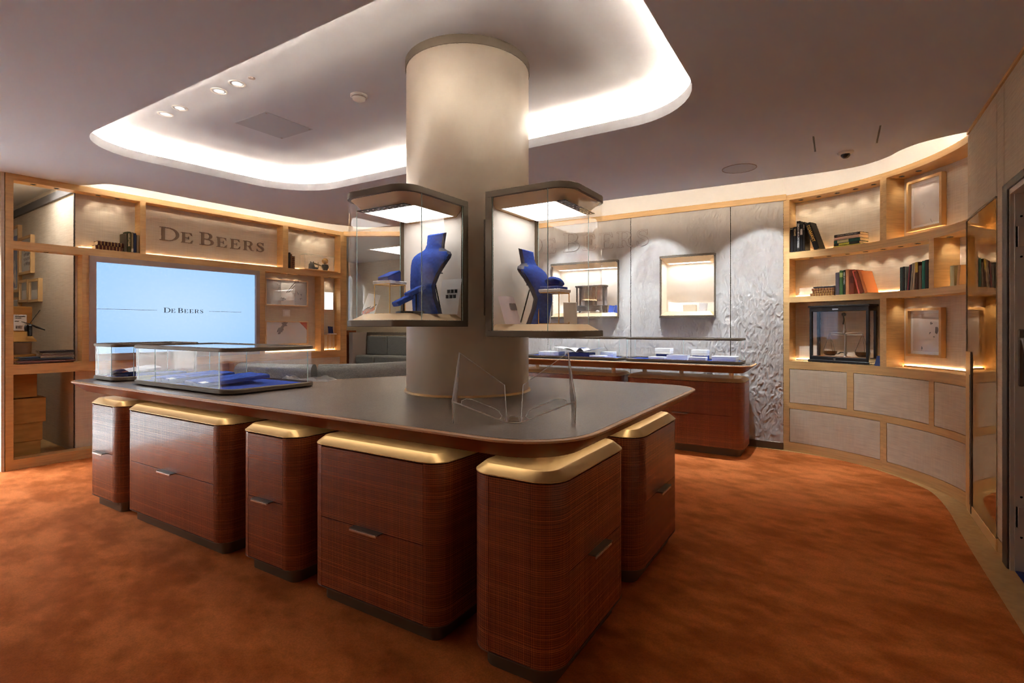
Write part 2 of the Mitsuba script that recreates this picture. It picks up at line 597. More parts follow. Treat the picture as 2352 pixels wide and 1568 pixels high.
# ------------------------------------------------------------------ walls behind and around
upw = [tuple(tv(s, .02)) for s in (.5, 4.0)] + [(-4.9, YB + .01)] + [(-.53, YB + .01)] + [tuple(cpt(t, CR + .02)) for t in np.linspace(78, 8, 24)]
struct('wall_upper', strip(upw, ZC - .03, ZR + .05), 'm_white', label='cream wall above the shelving inside the lit cove')
struct('wall_rear', bx(-13, 1.12, -7.1, -2.5, -.05, ZC) if False else bx(-6.9, 1.12, -2.62, -2.5, -.05, ZC), 'm_lin2')
struct('wall_entrance_and_added_header', [bx(-13.1, -13, -7, 1.7, 0, ZC), bx(-13, -6.9, -7.1, -7, 0, ZC), bx(-6.95, -6.9, -7, -2.5, 0, ZC), bx(-6.96, -6.90, -2.5, 1.66, 2.12, ZC)], 'm_white')  # the last box is an unseen header added to cut the corridor light
# right wall: padded fabric above a mirror, door opening towards the camera
struct('wall_right', [bx(XR + .012, 1.12, 4.184, 5.30, 0, ZC), bx(XR + .012, 1.12, 2.9, 4.184, 2.225, ZC), bx(XR + .012, 1.12, -2.5, 2.9, 0, ZC)], 'm_lin2')
for a, b, c, d in ((4.372, 5.244, 2.215, 2.865), (4.203, 4.366, .085, 2.865), (2.9, 4.198, 2.235, 2.865), (1.6, 2.895, .085, 2.865), (.3, 1.595, .085, 2.865)):
    part('padded_panel', bx(XR, XR + .03, a, b, c, d, .012), 'm_lin2', 'wall_right')
struct('trim_1', bx(XR - .004, XR + .03, -2.5, 5.25, 2.868, ZC), 'm_oak')
struct('baseboard_right', [bx(XR + .004, XR + .02, 4.184, 4.37, 0, .082), bx(XR + .004, XR + .02, -2.5, 2.9, 0, .082)], 'm_border')
md = thing('mirror_door', 'tall bronze-tinted mirror panel beside the curved shelving with a long brass pull', 'mirror')
part('mirror_glass', bx(XR - .004, XR + .01, 4.368, 5.235, .078, 2.205), 'm_mirror', md)
part('kick_plate', bx(XR - .006, XR + .012, 4.368, 5.244, 0, .078, .002), 'm_goldlite', md)
part('edge_trim', [bx(XR - .008, XR + .012, 5.232, 5.246, .078, 2.21), bx(XR - .008, XR + .012, 4.362, 5.24, 2.203, 2.213)], 'm_bronze', md)
h = part('pull_handle', [bx(XR - .010, XR - .002, 5.075, 5.244, .02, 1.213, .002)], 'm_gold', md)
part('finger_groove', bx(XR - .0115, XR - .006, 5.078, 5.098, .08, 1.045), 'm_dark', h)
part('grip_edge', bx(XR - .012, XR - .002, 5.066, 5.076, .02, 1.213, .001), 'm_bronze', h)

# door opening with its white metal leaf folded back
dr_ = 'door_1'
_used.add(dr_)
tag(dr_, 'white metal door with dark surround and steel hinges in the right wall', None, None, 'structure')
part('surround', [bx(XR - .012, XR + .05, 4.08, 4.186, 0, 2.235, .003), bx(XR - .012, XR + .05, 2.9, 4.186, 2.19, 2.235, .003)], 'm_dark', dr_)
part('jamb', [bx(XR - .002, XR + .016, 4.066, 4.082, 0, 2.19), bx(XR + .016, XR + .075, 4.06, 4.082, 0, 2.185, .002), bx(XR - .002, XR + .075, 2.9, 4.07, 2.16, 2.19)], 'm_metalwhite', dr_)
lf = part('leaf', bx(XR + .079, 1.75, 4.02, 4.07, .012, 2.15, .004), 'm_metalwhite', dr_)
for z in (1.913, .315):
    hg = part('hinge', [bx(XR + .028, XR + .12, 4.046, 4.062, z - .06, z + .06, .003), cyl(XR + .077, 4.048, z - .062, z + .062, .011, 14)], 'm_metalwhite', dr_)
    part('hinge_gap', bx(XR + .022, XR + .028, 4.052, 4.061, z - .058, z + .058), 'm_void', hg)
    for dz in (-.115, .115):
        m = cyl(0, 0, -.003, .001, .006, 10)
        m.apply_transform(tr(XR + .045, 4.059, z + dz) @ rot(90, [1, 0, 0]))
        part('screw', m, 'm_void', dr_)
m1 = bx(XR + .03, XR + .056, 4.048, 4.06, 1.06, 1.385, .01)
lv = part('handle', m1, 'm_bronze', dr_)
part('lever', tube([(XR + .043, 4.05, 1.33), (XR + .043, 4.015, 1.33), (XR + .047, 4.01, 1.30), (XR + .066, 4.005, 1.14), (XR + .068, 4.005, 1.12)], .009), 'm_chrome', lv)
part('threshold', bx(XR + .02, 2.5, 2.9, 4.06, -.004, .006), 'm_navy', dr_)
struct('wall_passage', [bx(2.5, 2.6, 2.0, 6.2, 0, ZC), bx(1.12, 2.6, 2.78, 2.9, 0, ZC), bx(1.12, 2.6, 4.1, 4.2, 0, ZC), bx(1.0, 2.6, 2.8, 4.2, ZC - .4, ZC)], 'm_lin2')

# ------------------------------------------------------------------ back wall of crinkled plaster
NICHES = [(-3.475, -2.50, 1.535, 2.27), (-1.915, -1.275, 1.535, 2.27)]
seams = [-4.88, -3.555, -2.322, -1.092, -.528]
struct('wall_back', [bx(-4.9, -.5, YB + .3, YB + .34, 0, ZR + .05)], 'm_stone', label='grey plaster wall with engraved shop name')


def relief(X, Z):
    q = np.stack([X * 30 + 2.6 * meshkit.fbm(np.stack([X * 7, Z * 6, X * 0 + 3], -1), 3, 5), Z * 13 + 2.2 * meshkit.fbm(np.stack([X * 8, Z * 5, X * 0], -1), 2, 9), X * 0], -1)
    a = np.abs(2 * meshkit.fbm(q, 3, 1) - 1)
    b = meshkit.fbm(np.stack([X * 60, Z * 22, X * 0], -1), 2, 3) - .5
    amp = .35 + .9 * np.clip((X + 1.9) / 1.2, 0, 1) + .6 * np.clip((2.0 - Z) / 1.2, 0, 1)
    return -(.0062 * np.clip(1 - 2.0 * a, 0, 1) + .002 * b) * np.minimum(amp, 1.4)


for i in range(4):
    x0, x1 = seams[i] + .004, seams[i + 1] - .004
    if i == 3:
        x1 = -.53
    nx, nz = int((x1 - x0) / .0068), 380
    X, Z = np.meshgrid(np.linspace(x0, x1, nx), np.linspace(.085, 2.835, nz), indexing='ij')
    Yv = YB + relief(X, Z)
    v = np.stack([X, Yv, Z], -1).reshape(-1, 3)
    I, J = np.meshgrid(np.arange(nx - 1), np.arange(nz - 1), indexing='ij')
    cxm, czm = (X[1:, 1:] + X[:-1, :-1]) / 2, (Z[1:, 1:] + Z[:-1, :-1]) / 2
    keep = np.ones_like(cxm, bool)
    for a, b, c, d in NICHES:
        keep &= ~((cxm > a) & (cxm < b) & (czm > c) & (czm < d))
    a = (I * nz + J)[keep]
    f = np.vstack([np.c_[a, a + nz, a + nz + 1], np.c_[a, a + nz + 1, a + 1]])
    part('plaster_panel', TM(v, f), 'm_stone', 'wall_back', smooth=True)
    part('seam', bx(x1 - .001, x1 + .009, YB + .006, YB + .03, .085, 2.835), 'm_dark', 'wall_back')
    part('panel_edge', bx(x0, x0 + .002, YB + .002, YB + .05, .085, 2.835), 'm_stone', 'wall_back')
struct('baseboard_back', bx(-4.9, -.53, YB - .014, YB + .02, 0, .085, .003), 'm_plinth')
struct('trim_2', bx(-4.95, -.50, YB - .02, YB + .1, 2.832, 2.90), 'm_oak', label='oak beam along the top of the plaster wall')


# ------------------------------------------------------------------ serif lettering
def glyph(c):
    th, tk = .052, .185
    R = lambda a, b, c_, d: sbox(a, c_, b, d)

    def ell(cx, cy, rx, ry, n=40):
        a = np.linspace(0, 2 * np.pi, n, endpoint=False)
        return Polygon(np.c_[cx + rx * np.cos(a), cy + ry * np.sin(a)])
    if c == 'D':
        o = unary_union([R(.12, .5, 0, 1), ell(.5, .5, .66, .5).intersection(R(.5, 2, 0, 1))])
        i = unary_union([R(.12 + tk, .5, th, 1 - th), ell(.5, .5, .66 - tk, .5 - th).intersection(R(.5, 2, 0, 1))])
        return unary_union([o.difference(i), R(0, .4, 0, th), R(0, .4, 1 - th, 1)]), 1.22
    if c == 'E':
        return unary_union([R(.12, .12 + tk, 0, 1), R(0, .86, 0, th), R(0, .82, 1 - th, 1), R(.2, .62, .48, .48 + th), R(.58, .63, .36, .66),
                            Polygon([(.86, 0), (.93, .3), (.88, .3), (.70, th), (.6, 0)]), Polygon([(.82, 1), (.87, .74), (.82, .74), (.68, 1 - th), (.56, 1)])]), .98
    if c == 'B':
        def bowl(cy, ry, cx, rx):
            o = unary_union([R(.12, cx, cy - ry, cy + ry), ell(cx, cy, rx, ry).intersection(R(cx, 2, 0, 1))])
            i = unary_union([R(.12 + tk, cx, cy - ry + th, cy + ry - th), ell(cx, cy, rx - tk, ry - th).intersection(R(cx, 2, 0, 1))])
            return o.difference(i)
        return unary_union([R(.12, .12 + tk, 0, 1), bowl(.74, .26, .48, .36), bowl(.26, .26, .52, .42), R(0, .4, 0, th), R(0, .4, 1 - th, 1)]), 1.0
    if c == 'R':
        o = unary_union([R(.12, .5, .45, 1), ell(.5, .725, .38, .275).intersection(R(.5, 2, 0, 1))])
        i = unary_union([R(.12 + tk, .5, .45 + th, 1 - th), ell(.5, .725, .38 - tk, .275 - th).intersection(R(.5, 2, 0, 1))])
        leg = Polygon([(.50, .49), (.70, .49), (.80, .14), (.88, .05), (1.0, .06), (1.0, 0), (.78, 0), (.66, .1)])
        return unary_union([R(.12, .12 + tk, 0, 1), o.difference(i), leg, R(0, .42, 0, th), R(0, .4, 1 - th, 1)]), 1.04
    if c == 'S':
        P_ = spline([(.70, .80), (.58, .94), (.38, .972), (.20, .90), (.15, .74), (.28, .60), (.52, .47), (.68, .34), (.68, .17), (.52, .045), (.34, .03), (.17, .10), (.10, .26)], 6)
        u = np.linspace(0, 1, len(P_))
        w = .028 + .075 * np.exp(-((u - .52) / .17) ** 2)
        return unary_union([LineString(P_[k:k + 2]).buffer(w[k], 6) for k in range(len(P_) - 1)] + [R(.685, .735, .70, .99), R(.075, .125, .01, .30)]), .88


def shop_name(width):
    """The two words with large D and B, as one list of (letter, outline) set to this width; the baseline is y = 0."""
    out, x = [], 0.0
    for c, s, gap in (('D', 1.0, .12), ('E', .80, .46), ('B', 1.0, .20), ('E', .80, .22), ('E', .80, .22), ('R', .80, .18), ('S', .80, 0)):
        g, adv = glyph(c)
        g = shapely.affinity.affine_transform(g, [s * 1.08, 0, 0, s, x, 0])
        out.append((c, g))
        x = g.bounds[2] + gap
    k = width / out[-1][1].bounds[2]
    return [(c, shapely.affinity.scale(g, k, k, origin=(0, 0))) for c, g in out], k


def on_wall(g, depth, M, z, back=0.0):
    m = ext(g, 0, depth)
    m.apply_transform(M @ np.array([[1, 0, 0, 0], [0, 0, -1, -back], [0, 1, 0, z], [0, 0, 0, 1.0]]))
    return m


import shapely.affinity
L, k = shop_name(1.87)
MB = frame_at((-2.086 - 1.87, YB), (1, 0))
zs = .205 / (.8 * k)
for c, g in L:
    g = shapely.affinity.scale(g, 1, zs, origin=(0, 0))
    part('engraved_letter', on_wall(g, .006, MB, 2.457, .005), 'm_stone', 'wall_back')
    part('letter_shade_line', on_wall(g.buffer(.0045), .003, MB, 2.457, .005), 'm_greyframe', 'wall_back')  # darker plate behind each letter paints the shadow line of the engraving


# ------------------------------------------------------------------ small builders used on both shelving units
spot_n = [0]


def spotlight(parent, M, power=0.0, c=NEUT, tilt=12.0):
    """A recessed shelf spot: M puts the local origin on the soffit, z up, y towards the back panel. power 0: a dim pilot glow only."""
    ring = lathe([(.017, .001), (.021, -.0015), (.024, -.001), (.024, .001)], 18)
    can = lathe([(.0172, -.001), (.0165, .022), (.0001, .0225)], 16)
    k = part('spotlight', [ring, can.copy()], 'm_black', parent, M=M)
    lens = lathe([(.0001, .016), (.0125, .016)], 14)          # faces down
    part('lens', lens, 'm_white', k, M=M, emitter=emit(c, 9.0, 0.0))
    if power > 0:
        o = M @ np.array([0, 0, -.002, 1.0])
        t = M @ np.array([0, math.sin(math.radians(tilt)), -math.cos(math.radians(tilt)), 1.0])
        scene[fresh(k + '__beam')] = {'type': 'spot', 'to_world': T4().look_at(origin=o[:3].tolist(), target=t[:3].tolist(), up=[.6, .8, 0.01]), 'intensity': {'type': 'rgb', 'value': [float(x * L_SPOT * power * KE) for x in c]},
                                      'cutoff_angle': 44.0, 'beam_width': 24.0, 'sampling_weight': 2.0}


def spot_hole(x, y, r=.0175, n=16):
    a = np.linspace(0, 2 * np.pi, n, endpoint=False)
    return Polygon(np.c_[x + r * np.cos(a), y + r * np.sin(a)])


BOOK = {}


def cloth(c):
    key = 'm_book_%02x%02x%02x' % tuple(c)
    if key not in scene:
        pri(key, S(*c), .6, 0, .25)
    return key


def book(M, t, d, h, c, label, group=None, title=None, tc=(220, 205, 160), bands=0, block=None, name='book', label_patch=None):
    """Standing book: spine towards local -y, x thickness t, y depth d, z height h."""
    k = thing(name, label, 'book', group)
    bd = min(.003, t * .2)
    a = np.linspace(math.pi, 2 * math.pi, 7)
    sp = np.c_[t / 2 + t / 2 * np.cos(a), .004 + .0045 * np.sin(a)]
    spine = Polygon(list(map(tuple, sp)) + [(t, .007), (0, .007)])
    part('cover', [ext(spine, 0, h), bx(0, bd, .006, d, 0, h), bx(t - bd, t, .006, d, 0, h)], cloth(c), k, M=M)
    part('pages', bx(bd, t - bd, .006, d - .004, .003, h - .004), 'm_page', k, M=M)
    if title:
        mk = 'm_foil_%02x%02x%02x' % tuple(tc)
        if mk not in scene:
            pri(mk, S(*tc), .5)
        m = meshkit.text_mesh(title, t * .52, .0006, True)
        ln = m.bounds[1][0]
        sc = min(1.0, h * .8 / ln)
        m.apply_scale([sc, 1, 1])
        # reads downwards along the spine
        m.apply_transform(np.array([[0, 1, 0, t * .24], [0, 0, -1, -.0006], [-1, 0, 0, h * .92], [0, 0, 0, 1.0]]))
        part('title', m, mk, k, M=M)
    if bands:
        pri('m_foil_gilt', S(210, 170, 90), .4, .4) if 'm_foil_gilt' not in scene else None
        for q in np.linspace(.12, .9, bands):
            part('gilt_band', bx(-.0006, t + .0006, -.0012, .004, h * q - .0018, h * q + .0018), 'm_foil_gilt', k, M=M)
    if label_patch:
        z0, z1, pc = label_patch
        mk = cloth(pc)
        part('spine_label', bx(t * .08, t * .92, -.0011, .003, h * z0, h * z1), mk, k, M=M)
    return k


dif('m_page', S(222, 208, 178))
LIE = rot(90, [0, 1, 0])     # lays a standing book on its side: thickness becomes height


def lying(M, x, y, z, ln, d, t, yaw=0):
    """Frame for book(): spine to -y, the book's height runs along +x, its thickness upwards."""
    B = np.array([[0, 0, 1, 0], [0, 1, 0, 0], [-1, 0, 0, t], [0, 0, 0, 1.0]])
    return M @ tr(x, y, z) @ rot(yaw, [0, 0, 1]) @ B


def picture(M, w, h, label, art, group=None, depth=.035, fw=.018, m_frame='m_oak_plain', mat=None, bgm='m_paper'):
    """Framed picture hanging on local plane y = 0 (into the wall is +y); origin at its lower left corner."""
    k = thing('framed_picture', label, 'picture', group)
    fr = sbox(0, 0, w, h).difference(sbox(fw, fw, w - fw, h - fw))
    Q = M @ np.array([[1, 0, 0, 0], [0, 0, -1, 0], [0, 1, 0, 0], [0, 0, 0, 1.0]])
    part('frame', ext(fr, 0, depth), m_frame, k, M=Q)
    part('mount', bx(fw * .9, w - fw * .9, fw * .9, h - fw * .9, .002, depth * .35), bgm, k, M=Q)
    if art:
        for nm, g, mt in art:
            g = g.intersection(sbox(fw, fw, w - fw, h - fw))
            if not g.is_empty:
                part(nm, ext(g, depth * .35, depth * .35 + .0012), mt, k, M=Q)
    part('glazing', flat(sbox(fw, fw, w - fw, h - fw), depth * .8), 'm_glass', k, M=Q)
    return k


def blob(cx, cy, rx, ry, rot_=0.0, n=18, seed=0, j=.25):
    r = np.random.default_rng(seed + 11)
    a = np.linspace(0, 2 * np.pi, n, endpoint=False)
    q = 1 + j * (r.random(n) - .5)
    x, y = rx * np.cos(a) * q, ry * np.sin(a) * q
    c, s = math.cos(rot_), math.sin(rot_)
    return Polygon(np.c_[cx + c * x - s * y, cy + s * x + c * y]).buffer(0)


dif('m_sketch', S(150, 140, 138))
dif('m_sketch2', S(112, 104, 104))
dif('m_photo', S(176, 170, 168))
dif('m_coral', S(206, 120, 96))
dif('m_artblue', S(96, 122, 186))

# ------------------------------------------------------------------ TV wall
tw = thing('wall_shelving', 'oak-framed shelving wall around the big screen, linen backed, under the shop name', 'shelving')
DY = .15
SPT = [(.221, .07), (.402, .07), (.757, .07), (.932, .07), (3.281, .07), (3.435, .07), (3.617, .07)]
SPM = [(2.853, .07), (3.014, .07), (3.174, .07), (3.696, .07), (.316, .07)]


def holed(x0, x1, y0, y1, z0, z1, holes):
    """A board with spot holes through its underside; the top is closed."""
    g = sbox(x0, y0, x1, y1)
    for x, y in holes:
        g = g.difference(spot_hole(x, y))
    return [ext(g, z0, z0 + .03), bx(x0, x1, y0, y1, z0 + .0301, z1)]


part('top_beam', holed(0, 3.96, 0, DY, 2.83, 2.89, SPT), 'm_oak', tw, M=MTV)
part('end_post', bx(0, .058, 0, DY, 0, 2.83), 'm_oak', tw, M=MTV)
part('end_post', bx(3.844, 3.96, 0, .42, 0, 2.83), 'm_oak', tw, M=MTV)
part('shelf', holed(.058, 3.844, 0, DY, 2.16, 2.238, SPM), 'm_oak', tw, M=MTV)
part('shelf', bx(.058, 3.844, 0, DY, .93, 1.028), 'm_oak', tw, M=MTV)
for a, b, c, d in ((.596, .656, 1.028, 2.16), (1.127, 1.183, 2.238, 2.83), (2.877, 2.957, 2.238, 2.83), (2.527, 2.613, 1.028, 2.16), (3.492, 3.545, 1.028, 2.16)):
    part('upright', bx(a, b, 0, DY, c, d), 'm_oak', tw, M=MTV)
part('plinth', bx(.058, 3.844, 0, DY, 0, .1), 'm_oak', tw, M=MTV)
for a, b in ((.575, 1.127), (1.183, 2.877), (2.957, 3.844)):
    part('linen_panel', bx(a, b, DY, DY + .02, 2.238, 2.83), 'm_linen', tw, M=MTV)
for a, b in ((.575, .596), (2.613, 3.492), (3.545, 3.844)):
    part('linen_panel', bx(a, b, DY, DY + .02, 1.028, 2.16), 'm_linen', tw, M=MTV)
part('linen_panel', bx(.575, 2.2, DY, DY + .02, .1, .93), 'm_linen', tw, M=MTV)
part('linen_panel', bx(2.2, 3.0, .015, DY, .1, .93), 'm_linen', tw, M=MTV)
part('linen_panel', bx(3.004, 3.844, .015, DY, .1, .93), 'm_linen', tw, M=MTV)
part('edge_strip', bx(.568, .576, DY - .002, DY + .02, .1, 2.83), 'm_dark', tw, M=MTV)
for x, y in SPT:
    spotlight(tw, MTV @ tr(x, y, 2.83), 1.3 if x > .6 else .5)
for x, y in SPM:
    spotlight(tw, MTV @ tr(x, y, 2.16), .7 if x > 2 else .5)
for a, b, z in ((.60, 1.12, 2.238), (1.19, 2.87, 2.238), (2.96, 3.84, 2.238), (2.62, 3.485, 1.028), (3.55, 3.84, 1.028)):
    r_ = part('light_rail', bx(a, b, DY - .016, DY - .010, z, z + .012), 'm_oak_plain', tw, M=MTV)
    part('light_strip', TM([(a, DY - .0098, z + .002), (b, DY - .0098, z + .002), (b, DY - .0098, z + .011), (a, DY - .0098, z + .011)], [[0, 2, 1], [0, 3, 2]]), 'm_white', r_, M=MTV, emitter=emit(WARM2, L_SHELF, 1.0))

L, k_ = shop_name(1.30)
sg = thing('wall_sign', 'bronze-grey shop name lettering on the linen panel above the big screen', 'sign')
for c, g in L:
    g = shapely.affinity.scale(g, 1, .161 / k_, origin=(0, 0))
    part('letter', on_wall(g, .012, MTV @ tr(1.379, 0, 0), 2.44, -DY), 'm_letter', sg)

# television
tvk = thing('television', 'large wall screen glowing pale blue with the shop name, in a beige frame', 'screen')
fr = sbox(.652, 1.03, 2.521, 2.158).difference(sbox(.71, 1.106, 2.472, 2.098))
part('frame', ext(fr, -.03, .03), 'm_greyframe', tvk, M=MTV @ np.array([[1, 0, 0, 0], [0, 0, -1, 0], [0, 1, 0, 0], [0, 0, 0, 1.0]]))
part('back', bx(.656, 2.527, .02, .12, 1.03, 2.16), 'm_dark', tvk, M=MTV)


def c_screen(p, n, uv):
    # the picture shown: a soft pale blue field, paler in the middle
    s = (p.x - OTV[0]) * TTV[0] + (p.y - OTV[1]) * TTV[1]
    dx, dz = (s - 1.55) / .95, (p.z - 1.60) / .55
    q = dr.exp(-(dx * dx * .9 + dz * dz * .8))
    return mix((.30, .58, 1.0), (.50, .72, 1.0), q) * (L_TV * KE)


scr = part('display', bx(.705, 2.477, .012, .02, 1.10, 2.103), 'm_black', tvk, M=MTV)
part('picture', TM([(.71, .0115, 1.106), (2.472, .0115, 1.106), (2.472, .0115, 2.098), (.71, .0115, 2.098)], [[0, 1, 2], [0, 2, 3]]), 'm_black', scr, M=MTV, uv=np.array([[0, 0], [1, 0], [1, 1], [0, 1.0]]),
     emitter={'type': 'area', 'radiance': mikit.proc(c_screen), 'sampling_weight': 3.0})
L, k_ = shop_name(.44)
dif('m_ink', S(58, 70, 92))
dif('m_inklight', S(150, 172, 205))
for c, g in L:
    part('letter', on_wall(g, .001, MTV @ tr(1.371, 0, 0), 1.567, -.0105), 'm_ink', scr)
for a, b in ((.715, 1.30), (1.88, 2.29)):
    part('line', bx(a, b, .009, .011, 1.5905, 1.5945), 'm_inklight', scr, M=MTV)

# books on the high shelf
gb = 'books on the shelf above the big screen'
z = 2.238
for i, (x, ln, c, zz) in enumerate(((.715, .245, (74, 30, 18), z), (.735, .235, (58, 22, 14), z + .047))):
    book(lying(MTV, x, .012, zz, ln, .125, .045), .045, .125, ln, c, ('lower of two gilt-banded books lying left of the shop name, dark red', 'upper of two gilt-banded books lying left of the shop name, dark brown')[i], gb, bands=7)
for x, t, h, c, lb, kw in ((.975, .030, .205, (84, 74, 58), 'brown-grey upright book, leftmost of the five beside the lying pair', {}), (1.006, .034, .232, (46, 50, 24), 'tall olive upright book with gilt lines left of the shop name', {'title': 'EDELSTEINE'}),
                           (1.042, .024, .228, (124, 112, 76), 'tan upright book with a pale foot label left of the shop name', {'label_patch': (.04, .2, (205, 200, 185))}), (1.068, .026, .222, (24, 36, 66), 'navy blue upright book left of the shop name', {}),
                           (1.096, .024, .206, (120, 100, 72), 'thin beige upright book against the oak divider left of the shop name', {})):
    book(MTV @ tr(x, .012, z), t, .125, h, c, lb, gb, **kw)
for x, t, h, c, lb, kw in ((2.966, .036, .225, (28, 22, 20), 'tall black upright book right of the shop name beside the oak divider', {}), (3.004, .022, .205, (116, 72, 48), 'brown upright book between the black and the dark red one, right of the shop name', {}),
                           (3.028, .042, .178, (70, 26, 24), 'short dark red upright book with gilt bands right of the shop name', {'bands': 6})):
    book(MTV @ tr(x, .012, z), t, .125, h, c, lb, gb, **kw)

# antique gold balance under a glass cover
sc = thing('gold_balance', 'small antique brass balance on an oak board under a glass cover on the high shelf', 'balance')
pri('m_oldbrass', S(120, 104, 70), .35, .8)
pri('m_iron', S(70, 66, 62), .5, .6)
part('board', bx(3.20, 3.78, -.03, .125, z, z + .018, .003), 'm_oak', sc, M=MTV)
c0 = bx(3.22, 3.72, .0, .11, z + .018, z + .235)
gl = part('glass_cover', [c0], 'm_glass', sc, M=MTV)
part('edges', [tube([(3.22, y, z + .02), (3.22, y, z + .235), (3.72, y, z + .235), (3.72, y, z + .02)], .0016, 5) for y in (0, .11)] + [tube([(x, 0, z + .235), (x, .11, z + .235)], .0016, 5) for x in (3.22, 3.72)], 'm_edgegreen', gl, M=MTV)
part('body', [cyl(3.37, .055, z + .018, z + .095, .05, 20, .038), cyl(3.37, .055, z + .095, z + .125, .038, 20, .018), cyl(3.355, .055, z + .125, z + .138, .009, 10), cyl(3.40, .055, z + .12, z + .14, .008, 10), bx(3.40, 3.47, .03, .08, z + .018, z + .06, .01)], 'm_iron', sc, M=MTV)
part('beam', [tube([(3.36, .05, z + .118), (3.43, .05, z + .112), (3.56, .05, z + .082)], [.009, .013, .007], 10), cyl(3.48, .05, z + .03, z + .135, .005, 8)], 'm_oldbrass', sc, M=MTV)
part('bowl', [lathe([(.0001, .0), (.034, .004), (.05, .05), (.046, .088), (.036, .095)], 18), tube([(-.04, 0, .075), (-.062, 0, .07), (-.06, 0, .045), (-.048, 0, .04)], .006, 8), tube([(.04, 0, .075), (.062, 0, .07), (.06, 0, .045), (.048, 0, .04)], .006, 8)], 'm_iron', sc, M=MTV @ tr(3.60, .05, z + .018), smooth=40)
s_ = trimesh.creation.icosphere(2, .046)
s_.apply_translation((3.60, .05, z + .165))
part('globe', s_, 'm_brass', sc, smooth=True, M=MTV)

# framed prints and plate right of the screen
p1 = [('photo', sbox(.02, .02, .24, .36), 'm_photo'), ('photo', sbox(.46, .02, .65, .36), 'm_photo'), ('drawing', unary_union([blob(.16, .25, .06, .035, .6, 24, 3, .9), blob(.52, .15, .05, .06, .3, 24, 4, .9), LineString([(.33, .2), (.47, .36)]).buffer(.006), LineString([(.36, .2), (.52, .37)]).buffer(.006), blob(.27, .1, .05, .02, 0, 20, 5, .9)]), 'm_sketch2')]
picture(MTV @ tr(2.69, DY, 1.70), .667, .385, 'landscape framed print of sketched jewels beside the upper right of the screen', p1, 'framed prints right of the screen', .03, .014, 'm_cream')
p2 = [('drawing', unary_union([blob(.24, .22, .035, .07, -.6, 22, 7, .8), blob(.30, .30, .04, .035, .2, 22, 8, .8)]), 'm_sketch'), ('corner', Polygon([(.50, .36), (.67, .36), (.67, .20)]), 'm_coral')]
picture(MTV @ tr(2.69, DY, 1.14), .667, .34, 'landscape framed print with a coral corner below the white wall plate', p2, 'framed prints right of the screen', .03, .014, 'm_cream')
pl = thing('wall_plate', 'small square white control plate between the two framed prints', 'wall plate')
part('plate', bx(2.962, 3.075, DY - .012, DY, 1.547, 1.649, .003), 'm_white', pl, M=MTV)
part('key', bx(2.985, 3.05, DY - .015, DY - .011, 1.57, 1.626, .002), 'm_paper', pl, M=MTV)
lb_ = thing('light_box', 'small bright white light box on the linen panel right of the framed prints', 'light box')
part('case', bx(3.632, 3.802, DY - .03, DY, 1.662, 1.94, .002), 'm_white', lb_, M=MTV)
part('panel', TM([(3.638, DY - .031, 1.668), (3.796, DY - .031, 1.668), (3.796, DY - .031, 1.934), (3.638, DY - .031, 1.934)], [[0, 1, 2], [0, 2, 3]]), 'm_white', lb_, M=MTV, emitter=emit((1, .97, .92), 1.6, 1.0))


def riser(M, w, d, h, label, top='m_marble', metal='m_brass', mid=False):
    k = thing('display_riser', label, 'stand')
    t = .004
    for x in (0, w - t):
        for y in (0, d - t):
            part('leg', bx(x, x + t, y, y + t, 0, h), metal, k, M=M)
    if mid:
        for y in (0, d - t):
            part('leg', bx(w * .45, w * .45 + t, y, y + t, 0, h), metal, k, M=M)
    for z_ in (0, h - t):
        part('ring', [bx(0, w, 0, t, z_, z_ + t), bx(0, w, d - t, d, z_, z_ + t), bx(0, t, 0, d, z_, z_ + t), bx(w - t, w, 0, d, z_, z_ + t)], metal, k, M=M)
    part('top', bx(-.006, w + .006, -.006, d + .006, h, h + .018, .003), top, k, M=M)
    return k


riser(MTV @ tr(3.63, .03, 1.028), .16, .09, .25, 'slim brass-legged stand with a white top in the lit bay right of the framed prints', mid=True)
solo('folder', bx(0, .085, 0, .008, 0, .115, .002), 'm_navy', 'small dark blue folder leaning on the brass stand right of the framed prints', 'folder', M=MTV @ tr(3.665, .05, 1.296) @ rot(-14, [1, 0, 0]) @ rot(4, [0, 1, 0]))

# ------------------------------------------------------------------ storage alcove seen through the open bay
pri('m_dark2', S(92, 88, 86), .6)
def moved(M, *ms):
    m = cat_mesh(ms)
    m.apply_transform(M)
    return m


struct('wall_alcove', moved(MTV, bx(.575, .6, DY + .02, 2.7, 0, 3.02), bx(-.03, .6, 2.66, 2.7, 0, 3.02), bx(-.03, -.006, .0, 2.7, 0, ZC)), 'm_linen', label='pale side wall of the alcove behind the open bay')
part('top_band', bx(.55, .575, DY + .01, 2.66, 2.835, 2.925), 'm_dark2', 'wall_alcove', M=MTV)  # grey strip stands in for the shadow gap below the alcove ceiling
struct('ceiling', moved(MTV, bx(-.03, .6, DY, 2.7, 2.99, 3.02)), 'm_white', label='alcove ceiling')
al = thing('alcove_lamp', 'ceiling light inside the storage alcove', 'lamp')
part('housing', bx(.15, .45, .2, .76, 2.975, 2.989), 'm_white', al, M=MTV)
part('diffuser', TM([(.16, .21, 2.9745), (.44, .21, 2.9745), (.44, .75, 2.9745), (.16, .75, 2.9745)], [[0, 2, 1], [0, 3, 2]]), 'm_white', al, M=MTV, emitter=emit((1, .97, .92), L_ALC, 2.0))
part('alcove_floor', bx(-.03, .6, DY, 2.66, 0, .06), 'm_border', 'wall_alcove', M=MTV)
MS = MTV @ np.array([[0, 1, 0, .575], [-1, 0, 0, 0], [0, 0, 1, 0], [0, 0, 0, 1.0]])


